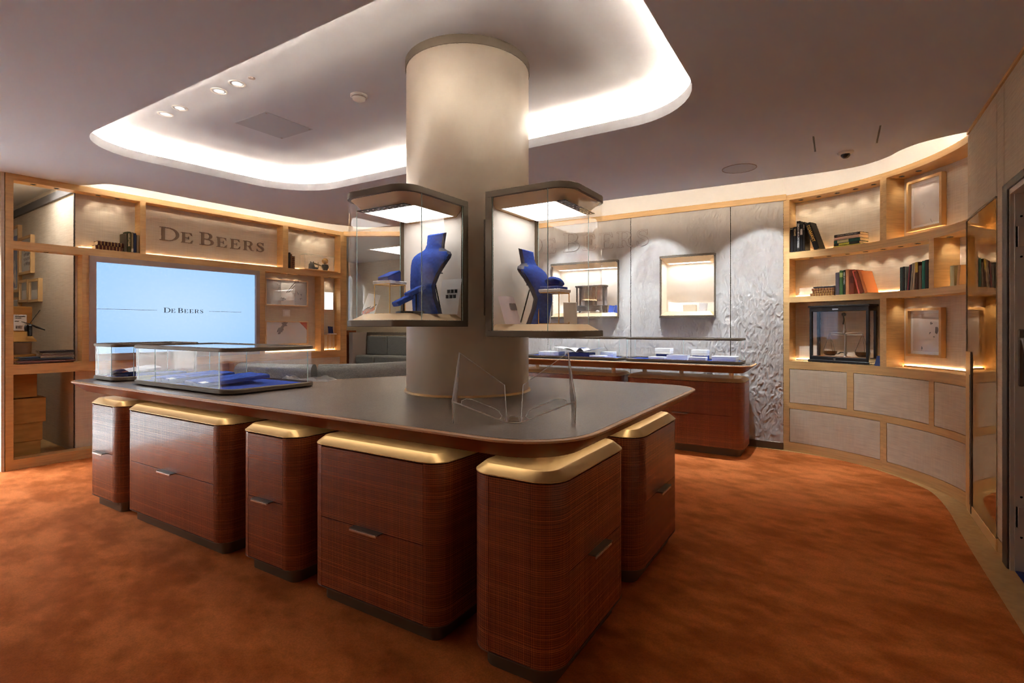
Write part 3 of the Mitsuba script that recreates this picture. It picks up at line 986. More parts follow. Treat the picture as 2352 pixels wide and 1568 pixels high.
def side_pic(y0, y1, z0, z1, label, art, **k):
    return picture(MS @ tr(-y1, 0, z0), y1 - y0, z1 - z0, label, art, 'pictures on the alcove wall', .04, .03, 'm_oak_plain', **k)


side_pic(2.14, 2.62, 1.85, 2.71, 'large framed print with a blue figure, highest on the alcove wall', [('print', sbox(.06, .06, .42, .74), 'm_artblue'), ('figure', blob(.2, .25, .06, .2, .2, 16, 2), 'm_paper')])
side_pic(1.594, 2.12, 2.06, 2.53, 'framed print of small brown sketches right of the blue print on the alcove wall', [('print', unary_union([blob(.15 + .06 * (i % 5), .13 + .06 * (i // 5), .022, .022, i, 10, i, .8) for i in range(20)]), 'm_sketch')])
side_pic(1.739, 2.12, 1.71, 1.99, 'left small framed print with a pale lower half on the alcove wall', [('print', sbox(.05, .15, .33, .25), 'm_photo')])
side_pic(1.279, 1.702, 1.70, 1.98, 'right small framed print with a pale lower half on the alcove wall', [('print', sbox(.05, .15, .37, .25), 'm_photo')])
side_pic(2.14, 2.6, 1.40, 1.78, 'lowest framed print on the alcove wall, half behind the cardboard box', [('print', sbox(.05, .2, .4, .34), 'm_photo')])


def carton(M, w, d, h, label, open_=False, group='cardboard boxes stacked in the alcove'):
    k = thing('cardboard_box', label, 'box', group)
    part('body', bx(0, w, 0, d, 0, h, .003), 'm_card', k, M=M)
    part('lid_flap', [bx(.001, w - .001, -.002, .0, h - .045, h + .001), bx(-.002, w + .002, 0, d * .49, h, h + .004), bx(-.002, w + .002, d * .51, d, h, h + .004)], 'm_card', k, M=M)
    part('tape', bx(0, w, d * .46, d * .54, h + .004, h + .0048), 'm_cream', k, M=M)
    return k


MX = MTV
carton(MX @ tr(.0, .32, .06), .335, .4, .145, 'lowest cardboard box of the stack in the alcove')
carton(MX @ tr(.0, .33, .21), .352, .4, .185, 'second cardboard box from the bottom of the stack in the alcove')
carton(MX @ tr(.0, .30, .403), .372, .42, .25, 'widest cardboard box with a bent lid, third from the bottom in the alcove stack')
carton(MX @ tr(.0, .33, .665), .308, .4, .235, 'topmost cardboard box of the stack under the alcove shelf')
solo('shelf_board', bx(-.0, .575, .15, .62, .955, 1.02), 'm_oak', 'oak board carrying the boxes and magazines in the alcove', 'shelf', M=MTV)
solo('box_tray', [bx(.0, .27, .19, .20, 1.02, 1.12), bx(.0, .27, .50, .51, 1.02, 1.12), bx(.262, .27, .19, .51, 1.02, 1.12), bx(.0, .27, .19, .51, 1.02, 1.026)], 'm_card', 'low open cardboard tray under the labelled box in the alcove', 'tray', M=MTV)
solo('packing_roll', cyl(.14, .36, 1.026, 1.235, .13, 28), 'm_roll', 'round brown packing bundle standing in the cardboard tray', 'packing bundle', smooth=40, M=MTV)
pri('m_roll', S(112, 80, 52), .6)
lbx = thing('labelled_box', 'tall brown cardboard box with a white shipping label and an open flap in the alcove', 'box')
part('body', bx(.0, .29, .42, .60, 1.24, 1.61, .003), 'm_card', lbx, M=MTV)
part('flap', plate([(.0, .41, 1.345), (.255, .41, 1.345), (.295, .27, 1.245), (.0, .27, 1.245)], .004), 'm_card', lbx, M=MTV)
part('shipping_label', bx(.05, .245, .4185, .4205, 1.36, 1.525), 'm_paper', lbx, M=MTV)
part('label_print', [bx(.155, .235, .4175, .4186, 1.502, 1.512), bx(.155, .205, .4175, .4186, 1.486, 1.494), bx(.15, .185, .4175, .4186, 1.452, 1.46)] + [bx(.16 + .006 * i, .163 + .006 * i, .4175, .4186, 1.38, 1.412) for i in range(9)], 'm_black', lbx, M=MTV)
cm = thing('desk_gadget', 'black gadget with a round dial and thin arms perched on the box flap', 'gadget')
d_ = cyl(0, 0, -.008, .008, .036, 24)
d_.apply_transform(tr(.218, .30, 1.385) @ rot(60, [0, 0, 1]) @ rot(90, [1, 0, 0]))
part('dial', d_, 'm_dark3', cm, M=MTV)
pri('m_dark3', S(60, 62, 66), .35)
part('arm', tube([(.18, .3, 1.452), (.235, .3, 1.43), (.30, .3, 1.395), (.365, .3, 1.365)], [.003, .006, .011, .006], 7), 'm_black', cm, M=MTV)
part('rod', tube([(.243, .3, 1.43), (.325, .3, 1.575)], .003, 6), 'm_black', cm, M=MTV)
part('foot', bx(.225, .26, .28, .32, 1.30, 1.42, .008), 'm_black', cm, M=MTV)

gm = 'magazines piled on the alcove shelf'
zz = 1.03
for i, (x, ln, t, c, yaw, d) in enumerate(((.10, .43, .014, (96, 78, 72), 3, .24), (.085, .45, .013, (120, 84, 80), -2, .24), (.11, .42, .010, (70, 62, 66), 2, .22), (.11, .40, .011, (52, 62, 78), -3, .22), (.10, .30, .014, (44, 54, 72), 6, .2),
                                           (.26, .27, .024, (150, 136, 118), 1, .2), (.27, .25, .012, (112, 92, 84), -2, .19), (.275, .25, .013, (130, 118, 104), 2, .19), (.255, .28, .012, (40, 36, 36), 0, .2), (.25, .29, .010, (58, 44, 42), 3, .2))):
    lb2 = ['bottom magazine of the alcove pile', 'second magazine from the bottom of the alcove pile, pinkish cover', 'third magazine from the bottom of the alcove pile, dark cover', 'fourth magazine from the bottom of the alcove pile, slate cover', 'slate blue magazine lying on the left half of the alcove pile',
           'thick beige book in the middle of the alcove pile', 'thin brown book above the thick beige one in the alcove pile', 'grey-beige book third from the top of the alcove pile', 'black magazine second from the top of the alcove pile', 'topmost dark magazine of the alcove pile'][i]
    book(lying(MTV, x, .0, zz, ln, d * .6, t, yaw), t, d * .6, ln, c, lb2, gm, name='magazine')
    if i != 4:
        zz += t + .001


# ------------------------------------------------------------------ curved oak shelving
def arc(th0, th1, r0, r1, z0, z1, holes=(), n=None):
    """An annular board between two angles (degrees), with spot holes (angle, radius) through the underside."""
    n = n or max(2, int(abs(th1 - th0) / 1.6))
    t = np.linspace(th0, th1, n + 1)
    g = Polygon([tuple(cpt(a, r1)) for a in t] + [tuple(cpt(a, r0)) for a in t[::-1]]).buffer(0)
    if not holes:
        return [ext(g, z0, z1)]
    h = g
    for a, r in holes:
        h = h.difference(spot_hole(*cpt(a, r)))
    return [ext(h, z0, z0 + .03), ext(g, z0 + .0301, z1)]


cs = thing('curved_shelving', 'concave curved oak shelving with linen backs, book bays above and cloth-faced drawers below', 'shelving')
TH0, TH1 = 78.4, 11.3
RS = 1.89
S0 = [73.63, 67.98, 62.25, 56.55, 50.85, 42.08, 36.62]
S1 = [70.31, 64.84, 58.99, 53.43, 47.85, 42.36, 36.9, 26.02]
S2 = [66.0, 60.0, 54.0, 42.22, 36.76]
part('top_beam', arc(TH0, TH1, CR, CB, 2.832, 2.888, [(a, RS) for a in S0]), 'm_oak', cs, smooth=20)
part('shelf', arc(76.45, TH1, CR, CB, 2.165, 2.238, [(a, RS) for a in S1]), 'm_oak', cs, smooth=20)
part('shelf', arc(76.45, TH1, CR, CB, 1.673, 1.735, [(a, RS) for a in S2]), 'm_oak', cs, smooth=20)
part('shelf', arc(76.45, TH1, CR, CB, .926, 1.014), 'm_oak', cs, smooth=20)
part('end_post', arc(TH0, 76.4, CR, CB, 0, 2.832, n=2), 'm_oak', cs)
for a, b, c, d in ((46.35, 44.2, 2.238, 2.832), (29.2, 27.3, 1.735, 2.165), (46.35, 44.2, 1.014, 1.673)):
    part('upright', arc(a, b, CR, CB, c, d, n=2), 'm_oak', cs)
for a, b, c, d in ((76.4, 46.35, 2.238, 2.832), (44.2, TH1, 2.238, 2.832), (76.4, 29.2, 1.735, 2.165), (27.3, TH1, 1.735, 2.165), (76.4, 46.35, 1.014, 1.673), (44.2, TH1, 1.014, 1.673)):
    part('linen_back', arc(a, b, CB, CB + .02, c, d), 'm_linen', cs, smooth=20)
    t = np.linspace(a - .3, max(b, TH1) + .3, 24)
    rail = np.array([cpt(x, CB - .013) for x in t])
    r_ = part('light_rail', arc(t[0], t[-1], CB - .017, CB - .012, c, c + .012), 'm_oak_plain', cs)
    st = np.array([cpt(x, CB - .0115) for x in t])
    part('light_strip', strip(st, c + .002, c + .011, flip=True), 'm_white', r_, emitter=emit(WARM2, L_SHELF, 1.0))
for lst, z in ((S0, 2.832), (S1, 2.165), (S2, 1.673)):
    for a in lst:
        spotlight(cs, mcur(a, RS, z), {26.02: 1.4, 66.0: .3, 60.0: .3, 54.0: .3}.get(a, 1.0))
# base: drawers in two courses
part('plinth', arc(TH0, TH1, CR, CB, 0, .1), 'm_oak', cs, smooth=20)
part('rail', arc(76.4, TH1, CR, CR + .08, .478, .543), 'm_oak', cs, smooth=20)
for a, b, c, d in ((57.35, 55.2, .543, .926), (29.2, 27.3, .543, .926), (46.3, 44.15, .1, .478)):
    part('stile', arc(a, b, CR, CR + .08, c, d, n=2), 'm_oak', cs)
part('carcass', arc(76.4, TH1, CR + .03, CR + .05, .1, .926), 'm_void', cs)
g = .12
for a, b, c, d in ((76.4, 57.35, .543, .926), (55.2, 29.2, .543, .926), (27.3, TH1, .543, .926), (76.4, 46.3, .1, .478), (44.15, TH1, .1, .478)):
    part('drawer_front', arc(a - g, b + g, CR + .002, CR + .022, c + .004, d - .004), 'm_lin2', cs, smooth=20)

# --- books, high shelf
gh = 'books on the high curved shelf'
z = 2.238


def cbook(th, r, t, d, h, c, label, grp, lean=0.0, **k):
    """th: angle of the book's left edge; lean in degrees, positive leans to the right at its foot (top to the left)."""
    M = mcur(th, r, zb)
    if lean > 0:
        M = M @ rot(-lean, [0, 1, 0])
    elif lean < 0:
        M = M @ tr(t) @ rot(-lean, [0, 1, 0]) @ tr(-t)
    return book(M, t, d, h, c, label, grp, **k)


zb = z
for th, t, h, c, lb, kw in ((76.35, .030, .278, (22, 18, 18), 'black book standing first from the left on the high curved shelf', {'label_patch': (.93, .97, (190, 180, 160))}),
                            (75.35, .034, .285, (26, 22, 18), 'black book with fat cream spine lettering, second on the high curved shelf', {'title': 'STARS', 'tc': (224, 196, 140)}),
                            (74.22, .036, .345, (24, 22, 22), 'tallest black book with white spine lettering on the high curved shelf', {'title': 'DIAMONDS AND ANCIENT KINGDOMS', 'tc': (222, 220, 214)}),
                            (73.05, .026, .300, (20, 18, 20), 'black book with a white upper label, fourth on the high curved shelf', {'label_patch': (.62, .84, (225, 222, 216))}),
                            (72.2, .022, .325, (26, 22, 20), 'thin black book just left of the leaning one on the high curved shelf', {'title': 'JEWELS', 'tc': (200, 190, 170)})):
    cbook(th, 1.81, t, .15, h, c, lb, gh, **kw)
Ml = mcur(68.45, 1.81, z)
book(Ml @ rot(-18.5, [0, 1, 0]), .058, .15, .315, (24, 20, 18), 'black book with gold lettering leaning left against the others on the high curved shelf', gh, title='DIAMANT', tc=(214, 164, 70))
Mst = mcur(57.9, 1.805, 0)
zz = z
for i, (x, ln, t, c, kw, lb) in enumerate(((-.135, .27, .016, (214, 198, 92), {}, 'yellow book at the bottom of the lying stack on the high curved shelf'), (-.13, .262, .024, (34, 38, 32), {'label_patch': (.2, .62, (196, 188, 70))}, 'dark book with a yellow stripe, second in the lying stack on the high curved shelf'),
                                           (-.13, .265, .034, (34, 74, 62), {'label_patch': (.14, .58, (190, 176, 130))}, 'green tan-labelled book in the middle of the lying stack, high curved shelf'), (-.128, .262, .030, (206, 168, 140), {}, 'pink-beige book second from the top of the lying stack on the high curved shelf'),
                                           (-.126, .26, .028, (44, 34, 30), {'title': 'THE DIAMOND MAKERS', 'tc': (170, 160, 150)}, 'black book on top of the lying stack on the high curved shelf'))):
    book(lying(Mst, x, 0, zz, ln, .155, t, (1.5, -1, .5, -1.5, 1)[i]), t, .155, ln, c, lb, gh, **kw)
    zz += t + .0005

# --- books, middle shelf
gm2 = 'books on the middle curved shelf'
zb = z = 1.735
Mst = mcur(65.5, 1.805, 0)
zz = z
for i, (x, ln, t, c, nb, lb) in enumerate(((-.135, .245, .030, (120, 76, 40), 8, 'bottom gilt-banded brown book of the short stack on the middle curved shelf'), (-.108, .220, .028, (110, 66, 34), 8, 'second gilt-banded brown book of the short stack on the middle curved shelf'),
                                           (-.118, .232, .024, (112, 62, 36), 7, 'third gilt-banded red-brown book of the short stack on the middle curved shelf'), (-.10, .212, .018, (52, 46, 44), 0, 'thin dark book on top of the short stack on the middle curved shelf'))):
    book(lying(Mst, x, 0, zz, ln, .15, t), t, .15, ln, c, lb, gm2, bands=nb)
    zz += t + .0005
for th, t, h, c, lb, kw in ((61.55, .040, .237, (84, 76, 82), 'grey-purple book right beside the short brown stack on the middle curved shelf', {}), (60.25, .038, .256, (62, 92, 48), 'green book with pale head lettering on the middle curved shelf', {'label_patch': (.72, .9, (150, 158, 90))}),
                            (59.0, .022, .257, (34, 42, 34), 'thin black book between the green and the tan one on the middle curved shelf', {'title': 'GEMS OF PERSIA', 'tc': (206, 206, 196)}), (58.25, .037, .262, (196, 134, 90), 'tan-orange worn book on the middle curved shelf', {}),
                            (57.0, .050, .254, (122, 56, 36), 'thick rust-brown book before the leaning ones on the middle curved shelf', {'label_patch': (.45, .75, (96, 44, 30))})):
    cbook(th, 1.81, t, .15, h, c, lb, gm2, **kw)
for th, t, h, c, le, lb in ((53.9, .018, .246, (214, 110, 92), 15, 'salmon book leaning left behind the brown one on the middle curved shelf'), (53.2, .040, .240, (134, 62, 38), 16.5, 'brown leaning book before the orange one on the middle curved shelf')):
    cbook(th, 1.80, t, .14, h, c, lb, gm2, lean=le)
cbook(51.6, 1.79, .030, .165, .235, (226, 140, 82), 'orange book leaning at the right end of the middle row, cover turned outward', gm2, lean=17)
gr = 'books at the right of the middle curved shelf'
for th, t, h, c, le, lb in ((40.2, .030, .222, (66, 88, 90), 0, 'slate green book first of the right-hand row on the middle curved shelf'), (39.2, .020, .225, (40, 44, 44), 0, 'dark grey book second of the right-hand row on the middle curved shelf'), (38.5, .018, .222, (124, 134, 128), 0, 'grey-green book third of the right-hand row on the middle curved shelf'),
                            (37.75, .013, .234, (150, 66, 76), -6, 'thin crimson book leaning in the right-hand row on the middle curved shelf'), (37.3, .013, .238, (60, 54, 66), -6, 'thin dark violet book leaning in the right-hand row on the middle curved shelf'), (36.8, .020, .246, (160, 150, 132), -6, 'grey-beige book leaning in the right-hand row on the middle curved shelf'),
                            (36.0, .020, .244, (196, 182, 158), -6, 'cream book leaning in the right-hand row on the middle curved shelf'), (34.9, .034, .25, (72, 44, 34), 0, 'dark brown book with a yellow head, in the right-hand row on the middle curved shelf'), (33.75, .034, .214, (112, 92, 76), 0, 'mottled brown book before the teal one on the middle curved shelf'),
                            (32.55, .034, .252, (46, 116, 100), 0, 'teal green tall book near the oak divider on the middle curved shelf'), (31.4, .034, .256, (52, 48, 46), 0, 'black-brown book against the oak divider on the middle curved shelf')):
    cbook(th, 1.805, t, .15, h, c, lb, gr, lean=le, **({'label_patch': (.62, .99, (206, 176, 70))} if t == .034 and c[0] == 72 else {}))
cbook(23.3, 1.83, .050, .13, .172, (196, 190, 150), 'pale green book left of the tan one in the small bay by the mirror', 'books in the small bay by the mirror')
cbook(21.0, 1.835, .032, .13, .170, (206, 162, 112), 'tan book leaning beside the pale green one in the small bay by the mirror', 'books in the small bay by the mirror', lean=-7)

# --- pictures in the curved bays
pa = [('wash', sbox(.05, .05, .33, .42), 'm_mount'), ('drawing', unary_union([Point(.14, .22).buffer(.028).difference(Point(.14, .22).buffer(.023)), Point(.17, .235).buffer(.02).difference(Point(.17, .235).buffer(.016)), blob(.12, .17, .02, .012, .3, 12, 1)]), 'm_sketch'), ('drawing', unary_union([blob(.24 + .02 * i, .07 + .006 * i, .006, .03, .4, 8, i) for i in range(5)]), 'm_sketch')]
dif('m_mount', S(214, 204, 198))
picture(mcur(36.65, 1.985, 2.30) @ tr(-.187), .374, .475, 'large oak-framed jewel drawing in the upper bay of the curved shelving', pa, 'oak-framed drawings on the curved shelving', .05, .022, 'm_oak_plain')
pb = [('wash', sbox(.05, .05, .33, .40), 'm_mount'), ('drawing', unary_union([blob(.245, .31, .014, .012, 0, 12, 1), blob(.30, .245, .016, .034, 0, 14, 2), blob(.235, .215, .011, .013, .4, 12, 3), blob(.27, .18, .009, .012, 0, 12, 4), blob(.14, .075, .013, .022, -.3, 12, 5)]), 'm_sketch2')]
picture(mcur(36.8, 1.985, 1.122) @ tr(-.187), .374, .45, 'oak-framed sheet of small gemstone sketches in the lower bay of the curved shelving', pb, 'oak-framed drawings on the curved shelving', .05, .022, 'm_oak_plain')

# --- apothecary balance in a black glazed case
zb = z = 1.014
bc = thing('balance_case', 'balance scale with two brass pans in a black glazed case, lower curved bay', 'balance')
MBc = mcur(60.6, 1.80, z)
W, D_, H = .61, .165, .60
e = .028
fr = []
for y in (0, D_ - e):
    fr += [bx(-W / 2, -W / 2 + e, y, y + e, .03, H, .003), bx(W / 2 - e, W / 2, y, y + e, .03, H, .003), bx(-W / 2, W / 2, y, y + e, H - .05, H - .005, .003), bx(-W / 2, W / 2, y, y + e, .02, .065, .003)]
for x in (-W / 2, W / 2 - e):
    fr += [bx(x, x + e, 0, D_, H - .05, H - .005, .003), bx(x, x + e, 0, D_, .02, .065, .003)]
part('case_frame', fr, 'm_black', bc, M=MBc)
part('top_board', bx(-W / 2 - .012, W / 2 + .012, -.012, D_, H - .006, H + .014, .004), 'm_black', bc, M=MBc)
part('base_board', bx(-W / 2 - .012, W / 2 + .012, -.012, D_, 0, .028, .004), 'm_black', bc, M=MBc)
part('floor_plate', bx(-W / 2 + e, W / 2 - e, .01, D_ - .01, .03, .066), 'm_bevel', bc, M=MBc)
part('pane', quad((-W / 2 + e, .012, .065), (W / 2 - e, .012, .065), (W / 2 - e, .012, H - .05), (-W / 2 + e, .012, H - .05)), 'm_glass', bc, M=MBc)
for x in (-W / 2 + .012, W / 2 - .012):
    part('pane', quad((x, e, .065), (x, D_ - e, .065), (x, D_ - e, H - .05), (x, e, H - .05)), 'm_glass', bc, M=MBc)
part('maker_plate', bx(-.055, .005, -.002, .002, H - .036, H - .022), 'm_chrome', bc, M=MBc)
part('lock', [bx(-.045, -.022, -.003, .0, .04, .048), cyl(-.03, -.003, .026, .034, .006, 10)], 'm_chrome', bc, M=MBc)
part('column', [cyl(.035, .08, .066, .36, .011, 14, .008), cyl(.035, .08, .066, .078, .026, 16, .018), cyl(.035, .08, .10, .12, .017, 12), cyl(.025, .08, .34, .52, .010, 12, .007), cyl(.025, .08, .315, .345, .017, 14)], 'm_chrome', bc, M=MBc, smooth=40)
part('finial', [(lambda m: (m.apply_translation((.02, .08, .515)), m)[1])(trimesh.creation.icosphere(2, .021)), tube([(.02, .065, .41), (.028, .064, .46), (.024, .065, .50)], .007, 8)], 'm_black', bc, M=MBc)
part('beam', [tube([(-.125, .08, .318), (-.05, .08, .322), (.03, .08, .312), (.11, .08, .322), (.205, .08, .328)], [.004, .007, .009, .007, .004], 8), tube([(-.125, .08, .300), (.205, .08, .300)], .003, 6)], 'm_chrome', bc, M=MBc)
part('weight_lever', tube([(.02, .07, .115), (-.005, .06, .112), (-.02, .055, .098), (-.045, .05, .094)], [.006, .008, .006, .003], 8), 'm_iron', bc, M=MBc)
for x in (-.125, .205):
    pn = part('pan', lathe([(.0001, 0), (.04, .004), (.062, .022), (.07, .052), (.0665, .052), (.058, .024), (.038, .008), (.0001, .005)], 28), 'm_oldbrass', bc, M=MBc @ tr(x, .082, .072), smooth=40)
    part('chain', [tube([(x, .082, .318), (x + .066 * math.cos(a), .082 + .066 * math.sin(a), .124)], .0013, 5) for a in (-.3, 1.8, 3.5)], 'm_iron', pn, M=MBc)
solo('small_card', bx(0, .07, 0, .004, 0, .105, .001), 'm_navy', 'small dark blue card leaning beside the black balance case', 'card', M=mcur(48.6, 1.80, z) @ rot(-20, [1, 0, 0]) @ rot(6, [0, 0, 1]))


# ------------------------------------------------------------------ column
XC, YC, RC = -2.065, 2.767, .398
co = thing('column', 'round cream polished-plaster column rising from the island to the recessed ceiling', 'column')
part('shaft', lathe([(RC, .0), (RC, 1.0), (RC, 2.0), (RC, ZR - .05)], 96), 'm_plaster', co, smooth=True, M=tr(XC, YC))
part('collar', lathe([(RC - .02, ZR - .052), (RC + .006, ZR - .052), (RC + .006, ZR)], 96), 'm_bronze', co, smooth=30, M=tr(XC, YC))
part('base_ring', lathe([(RC, .998), (RC + .010, .998), (RC + .014, .986)], 96), 'm_gold', co, smooth=30, M=tr(XC, YC))

# ------------------------------------------------------------------ drawer cabinets
ZB, ZG, ZCAP = .087, .797, .838


def handle(parent, M, w=.19):
    h = part('handle', [bx(-w / 2, w / 2, -.036, .004, .437, .443, .001)], 'm_bronze', parent, M=M)
    part('handle_lip', bx(-w / 2, w / 2 - .012, -.036, -.032, .427, .4365, .001), 'm_chrome', h, M=M)


def cabinet(x0, x1, y0, y1, r, label, front=True, right=False, group='lacquered drawer cabinets under the island counter', blank_front=False):
    k = thing('drawer_cabinet', label, 'cabinet', group)
    out = rrect(x0, x1, y0, y1, r, 10)
    body = Polygon(out)
    slots = []
    if front:
        slots.append(('f', x0 + r, x1 - r))
    if right:
        slots.append(('r', y0 + r, y1 - r))
    for w, a, b in slots:
        body = body.difference(sbox(a, y0 - .01, b, y0 + .018) if w == 'f' else sbox(x1 - .018, a, x1 + .01, b))
    part('body', ext(body, ZB, ZG), 'm_weave', k, smooth=30)
    part('bottom_edge', loft([(offset_ring(out, .012), ZB - .006), (offset_ring(out, -.0015), ZB - .003), (offset_ring(out, -.0015), ZB + .001), (offset_ring(out, .006), ZB + .001)]), 'm_bronze', k)
    part('plinth', ext(Polygon(offset_ring(out, .045)), 0.003, ZB - .004), 'm_plinth', k, smooth=30)
    part('shadow_gap', ext(Polygon(offset_ring(out, .008)), ZG, ZG + .004), 'm_void', k)
    part('cap', loft([(offset_ring(out, .004), ZG + .004), (offset_ring(out, -.003), ZG + .005), (offset_ring(out, -.003), ZG + .009), (offset_ring(out, .036), ZCAP - .002), (offset_ring(out, .041), ZCAP)]), 'm_gold', k, smooth=18)
    for w, a, b in slots:
        zz_ = ((.4395, ZG - .004), (ZB + .003, .4365)) if not (w == 'f' and blank_front) else ((ZB + .003, ZG - .002),)
        for n, (za, zb_) in enumerate(zz_):
            g_ = .0018
            m = bx(a + g_, b - g_, y0, y0 + .016, za, zb_, .0008) if w == 'f' else bx(x1 - .016, x1, a + g_, b - g_, za, zb_, .0008)
            d = part('drawer' if len(zz_) == 2 else 'panel', m, 'm_weave', k)
            if len(zz_) == 2 and n == 1:
                handle(d, tr((a + b) / 2, y0, 0) if w == 'f' else tr(x1, (a + b) / 2, 0) @ rot(90, [0, 0, 1]), min(.19, (b - a) * .5))
    return k


YF, XF = 1.744, -.894
cabinet(-5.045, -4.518, YF, YF + .5, .09, 'narrow lacquered drawer cabinet at the far left end of the island counter')
cabinet(-4.406, -3.138, YF, YF + .5, .09, 'wide lacquered drawer cabinet below the nearer glass tray case')
cabinet(-2.957, -2.457, YF, YF + .5, .09, 'narrow lacquered drawer cabinet in the middle of the island front, between two wide ones')
cabinet(-2.317, -1.457, YF, YF + .5, .09, 'wide lacquered drawer cabinet left of the corner cabinet, below the clear stand')
cabinet(-1.31, XF, YF, 2.53, .11, 'corner lacquered cabinet nearest the camera, gold cap curving around the island corner', front=True, right=True, blank_front=True)
cabinet(-1.31, XF, 2.71, 3.52, .11, 'lacquered drawer cabinet on the right side of the island, behind the corner cabinet', front=False, right=True)

# ------------------------------------------------------------------ counters
def counter(key, out, zt, posts, hole_=None, strip_in=.17):
    k = key
    P_ = lambda d: Polygon(offset_ring(out, d)).buffer(0)
    cut = (lambda g: g.difference(hole_)) if hole_ is not None else (lambda g: g)
    part('top', ext(cut(P_(.022)), zt - .010, zt), 'm_leather', k)
    part('edge_band', loft([(offset_ring(out, .004), zt - .0135), (offset_ring(out, .0), zt - .012), (offset_ring(out, .0), zt - .004), (offset_ring(out, .004), zt - .001), (offset_ring(out, .022), zt - .001)], True, True) if hole_ is None else
         loft([(offset_ring(out, .012), zt - .0135), (offset_ring(out, .0), zt - .012), (offset_ring(out, .0), zt - .004), (offset_ring(out, .004), zt - .001), (offset_ring(out, .022), zt - .001)], False, False), 'm_band', k, smooth=40)
    part('bevelled_underside', [loft([(offset_ring(out, .092), zt - .085), (offset_ring(out, .006), zt - .013)], False, False), flat(cut(P_(.091)), zt - .085, up=False)], 'm_bevel', k, smooth=30)
    a, b = offset_ring(out, strip_in), offset_ring(out, strip_in + .012)
    part('light_strip', hstrip(a, b, zt - .0865, closed=True, up=False), 'm_white', k, emitter=emit(WARM, L_GOLD, 4.0))
    for x, y in posts:
        part('post', cyl(x, y, ZCAP, zt - .085, .024, 20), 'm_cream', k, smooth=30)


ZT = .985
isl = thing('island_counter', 'large dark leather-topped island counter with an oak edge, wrapped around the column', 'counter')
outl = dense(round_poly([(-5.09, 1.605), (-.795, 1.605), (-.80, 3.805), (-2.86, 3.805), (-3.52, 2.47), (-5.09, 2.47)], [.16, .32, .26, .45, .35, .25]), .18)
ho = Point(XC, YC).buffer(RC + .003, 48)
counter(isl, outl, ZT, [(-4.16, 2.0), (-3.3, 2.05), (-2.7, 2.05), (-2.15, 2.05), (-1.6, 2.05), (-1.1, 2.0), (-1.1, 3.2), (-4.8, 2.05)], ho)
kn = thing('dark_gap_panel', 'dark panels added under the island counter so the gaps between cabinets stay dark', 'panel')
for a_, b_, c_, d_ in ((-5.0, -3.7, 2.26, 2.30), (-3.7, -2.5, 2.26, 2.30), (-1.36, -1.33, 2.6, 3.6)):
    part('panel', bx(a_, b_, c_, d_, .003, ZT - .088), 'm_dark', kn)  # added dark sheets closing the view so the cabinet gaps look black

bc_ = thing('back_counter', 'long dark-topped counter with oak edge in front of the grey plaster wall', 'counter')
outb = dense(round_poly([(-3.9, 5.93), (-.775, 5.93), (-.775, 6.60), (-3.9, 6.60)], [.05, .17, .14, .05]), .18)
counter(bc_, outb, ZT, [(-.98, 6.06), (-2.32, 6.06), (-2.05, 6.42), (-1.6, 6.42), (-3.4, 6.1)], None, .2)
gbc = 'lacquered drawer cabinets under the back counter'
cabinet(-2.15, -.85, 6.0, 6.52, .11, 'lacquered drawer cabinet under the right half of the back counter', group=gbc)
cabinet(-3.7, -2.235, 6.0, 6.52, .11, 'lacquered drawer cabinet under the left half of the back counter, half hidden by the column', group=gbc)
solo('cable_grommet', [tube([(.018 * math.cos(a), .018 * math.sin(a), 0) for a in np.linspace(0, 6.28, 16, endpoint=False)], .003, 6, True), cyl(0, 0, -.001, .001, .016, 14)], 'm_black', 'small black cable ring set in the right end of the back counter', 'cable ring', M=tr(-.835, 6.2, ZT + .001))


# ------------------------------------------------------------------ low glass tray cases
def tray_case(x0, x1, y0, y1, h, label, r=(.1, .1, .05, .05), z=ZT, group='low glass tray cases on the counters', joints=(), lamp=L_TRAY):
    k = thing('tray_case', label, 'display case', group)
    o = rrect(x0, x1, y0, y1, r, 8)
    ring_in = offset_ring(o, .016)
    part('base', [loft([(offset_ring(o, .012), z + .004), (offset_ring(o, .0), z + .010), (offset_ring(o, .0), z + .030), (offset_ring(o, .006), z + .036)], True, False), hstrip(offset_ring(o, .006), ring_in, z + .036, True), strip(ring_in, z + .02, z + .036, True, True)], 'm_bronze', k, smooth=30)
    part('velvet_floor', flat(Polygon(ring_in), z + .022), 'm_tray', k)
    part('foot', [cyl(x, y, z, z + .005, .02, 12) for x, y in ((x0 + .1, y0 + .03), (x1 - .12, y0 + .03), (x0 + .1, y1 - .05), (x1 - .12, y1 - .05))], 'm_black', k)
    gw = offset_ring(o, .009)
    part('glass', strip(dense(gw, .2), z + .036, z + h - .02, True), 'm_glass', k, smooth=True)
    zt = z + h
    part('top_rim', [loft([(offset_ring(o, .004), zt - .024), (offset_ring(o, 0), zt - .021), (offset_ring(o, 0), zt - .003), (offset_ring(o, .003), zt)], False, False), hstrip(offset_ring(o, .003), offset_ring(o, .028), zt, True), hstrip(offset_ring(o, .004), offset_ring(o, .028), zt - .024, True, False), strip(offset_ring(o, .028), zt - .024, zt, True, True)], 'm_bronze', k, smooth=30)
    part('top_glass', flat(Polygon(offset_ring(o, .026)), zt - .006), 'm_glass', k)
    a, b = offset_ring(o, .013), offset_ring(o, .021)
    part('light_strip', hstrip(a, b, zt - .0246, True, False), 'm_white', k, emitter=emit(COOL, lamp, 1.5))
    c = offset_ring(o, .0085)
    for (x, y) in joints:
        part('glass_joint', bx(x - .0018, x + .0018, y - .0018, y + .0018, z + .036, zt - .024), 'm_edgegreen', k)
    return k


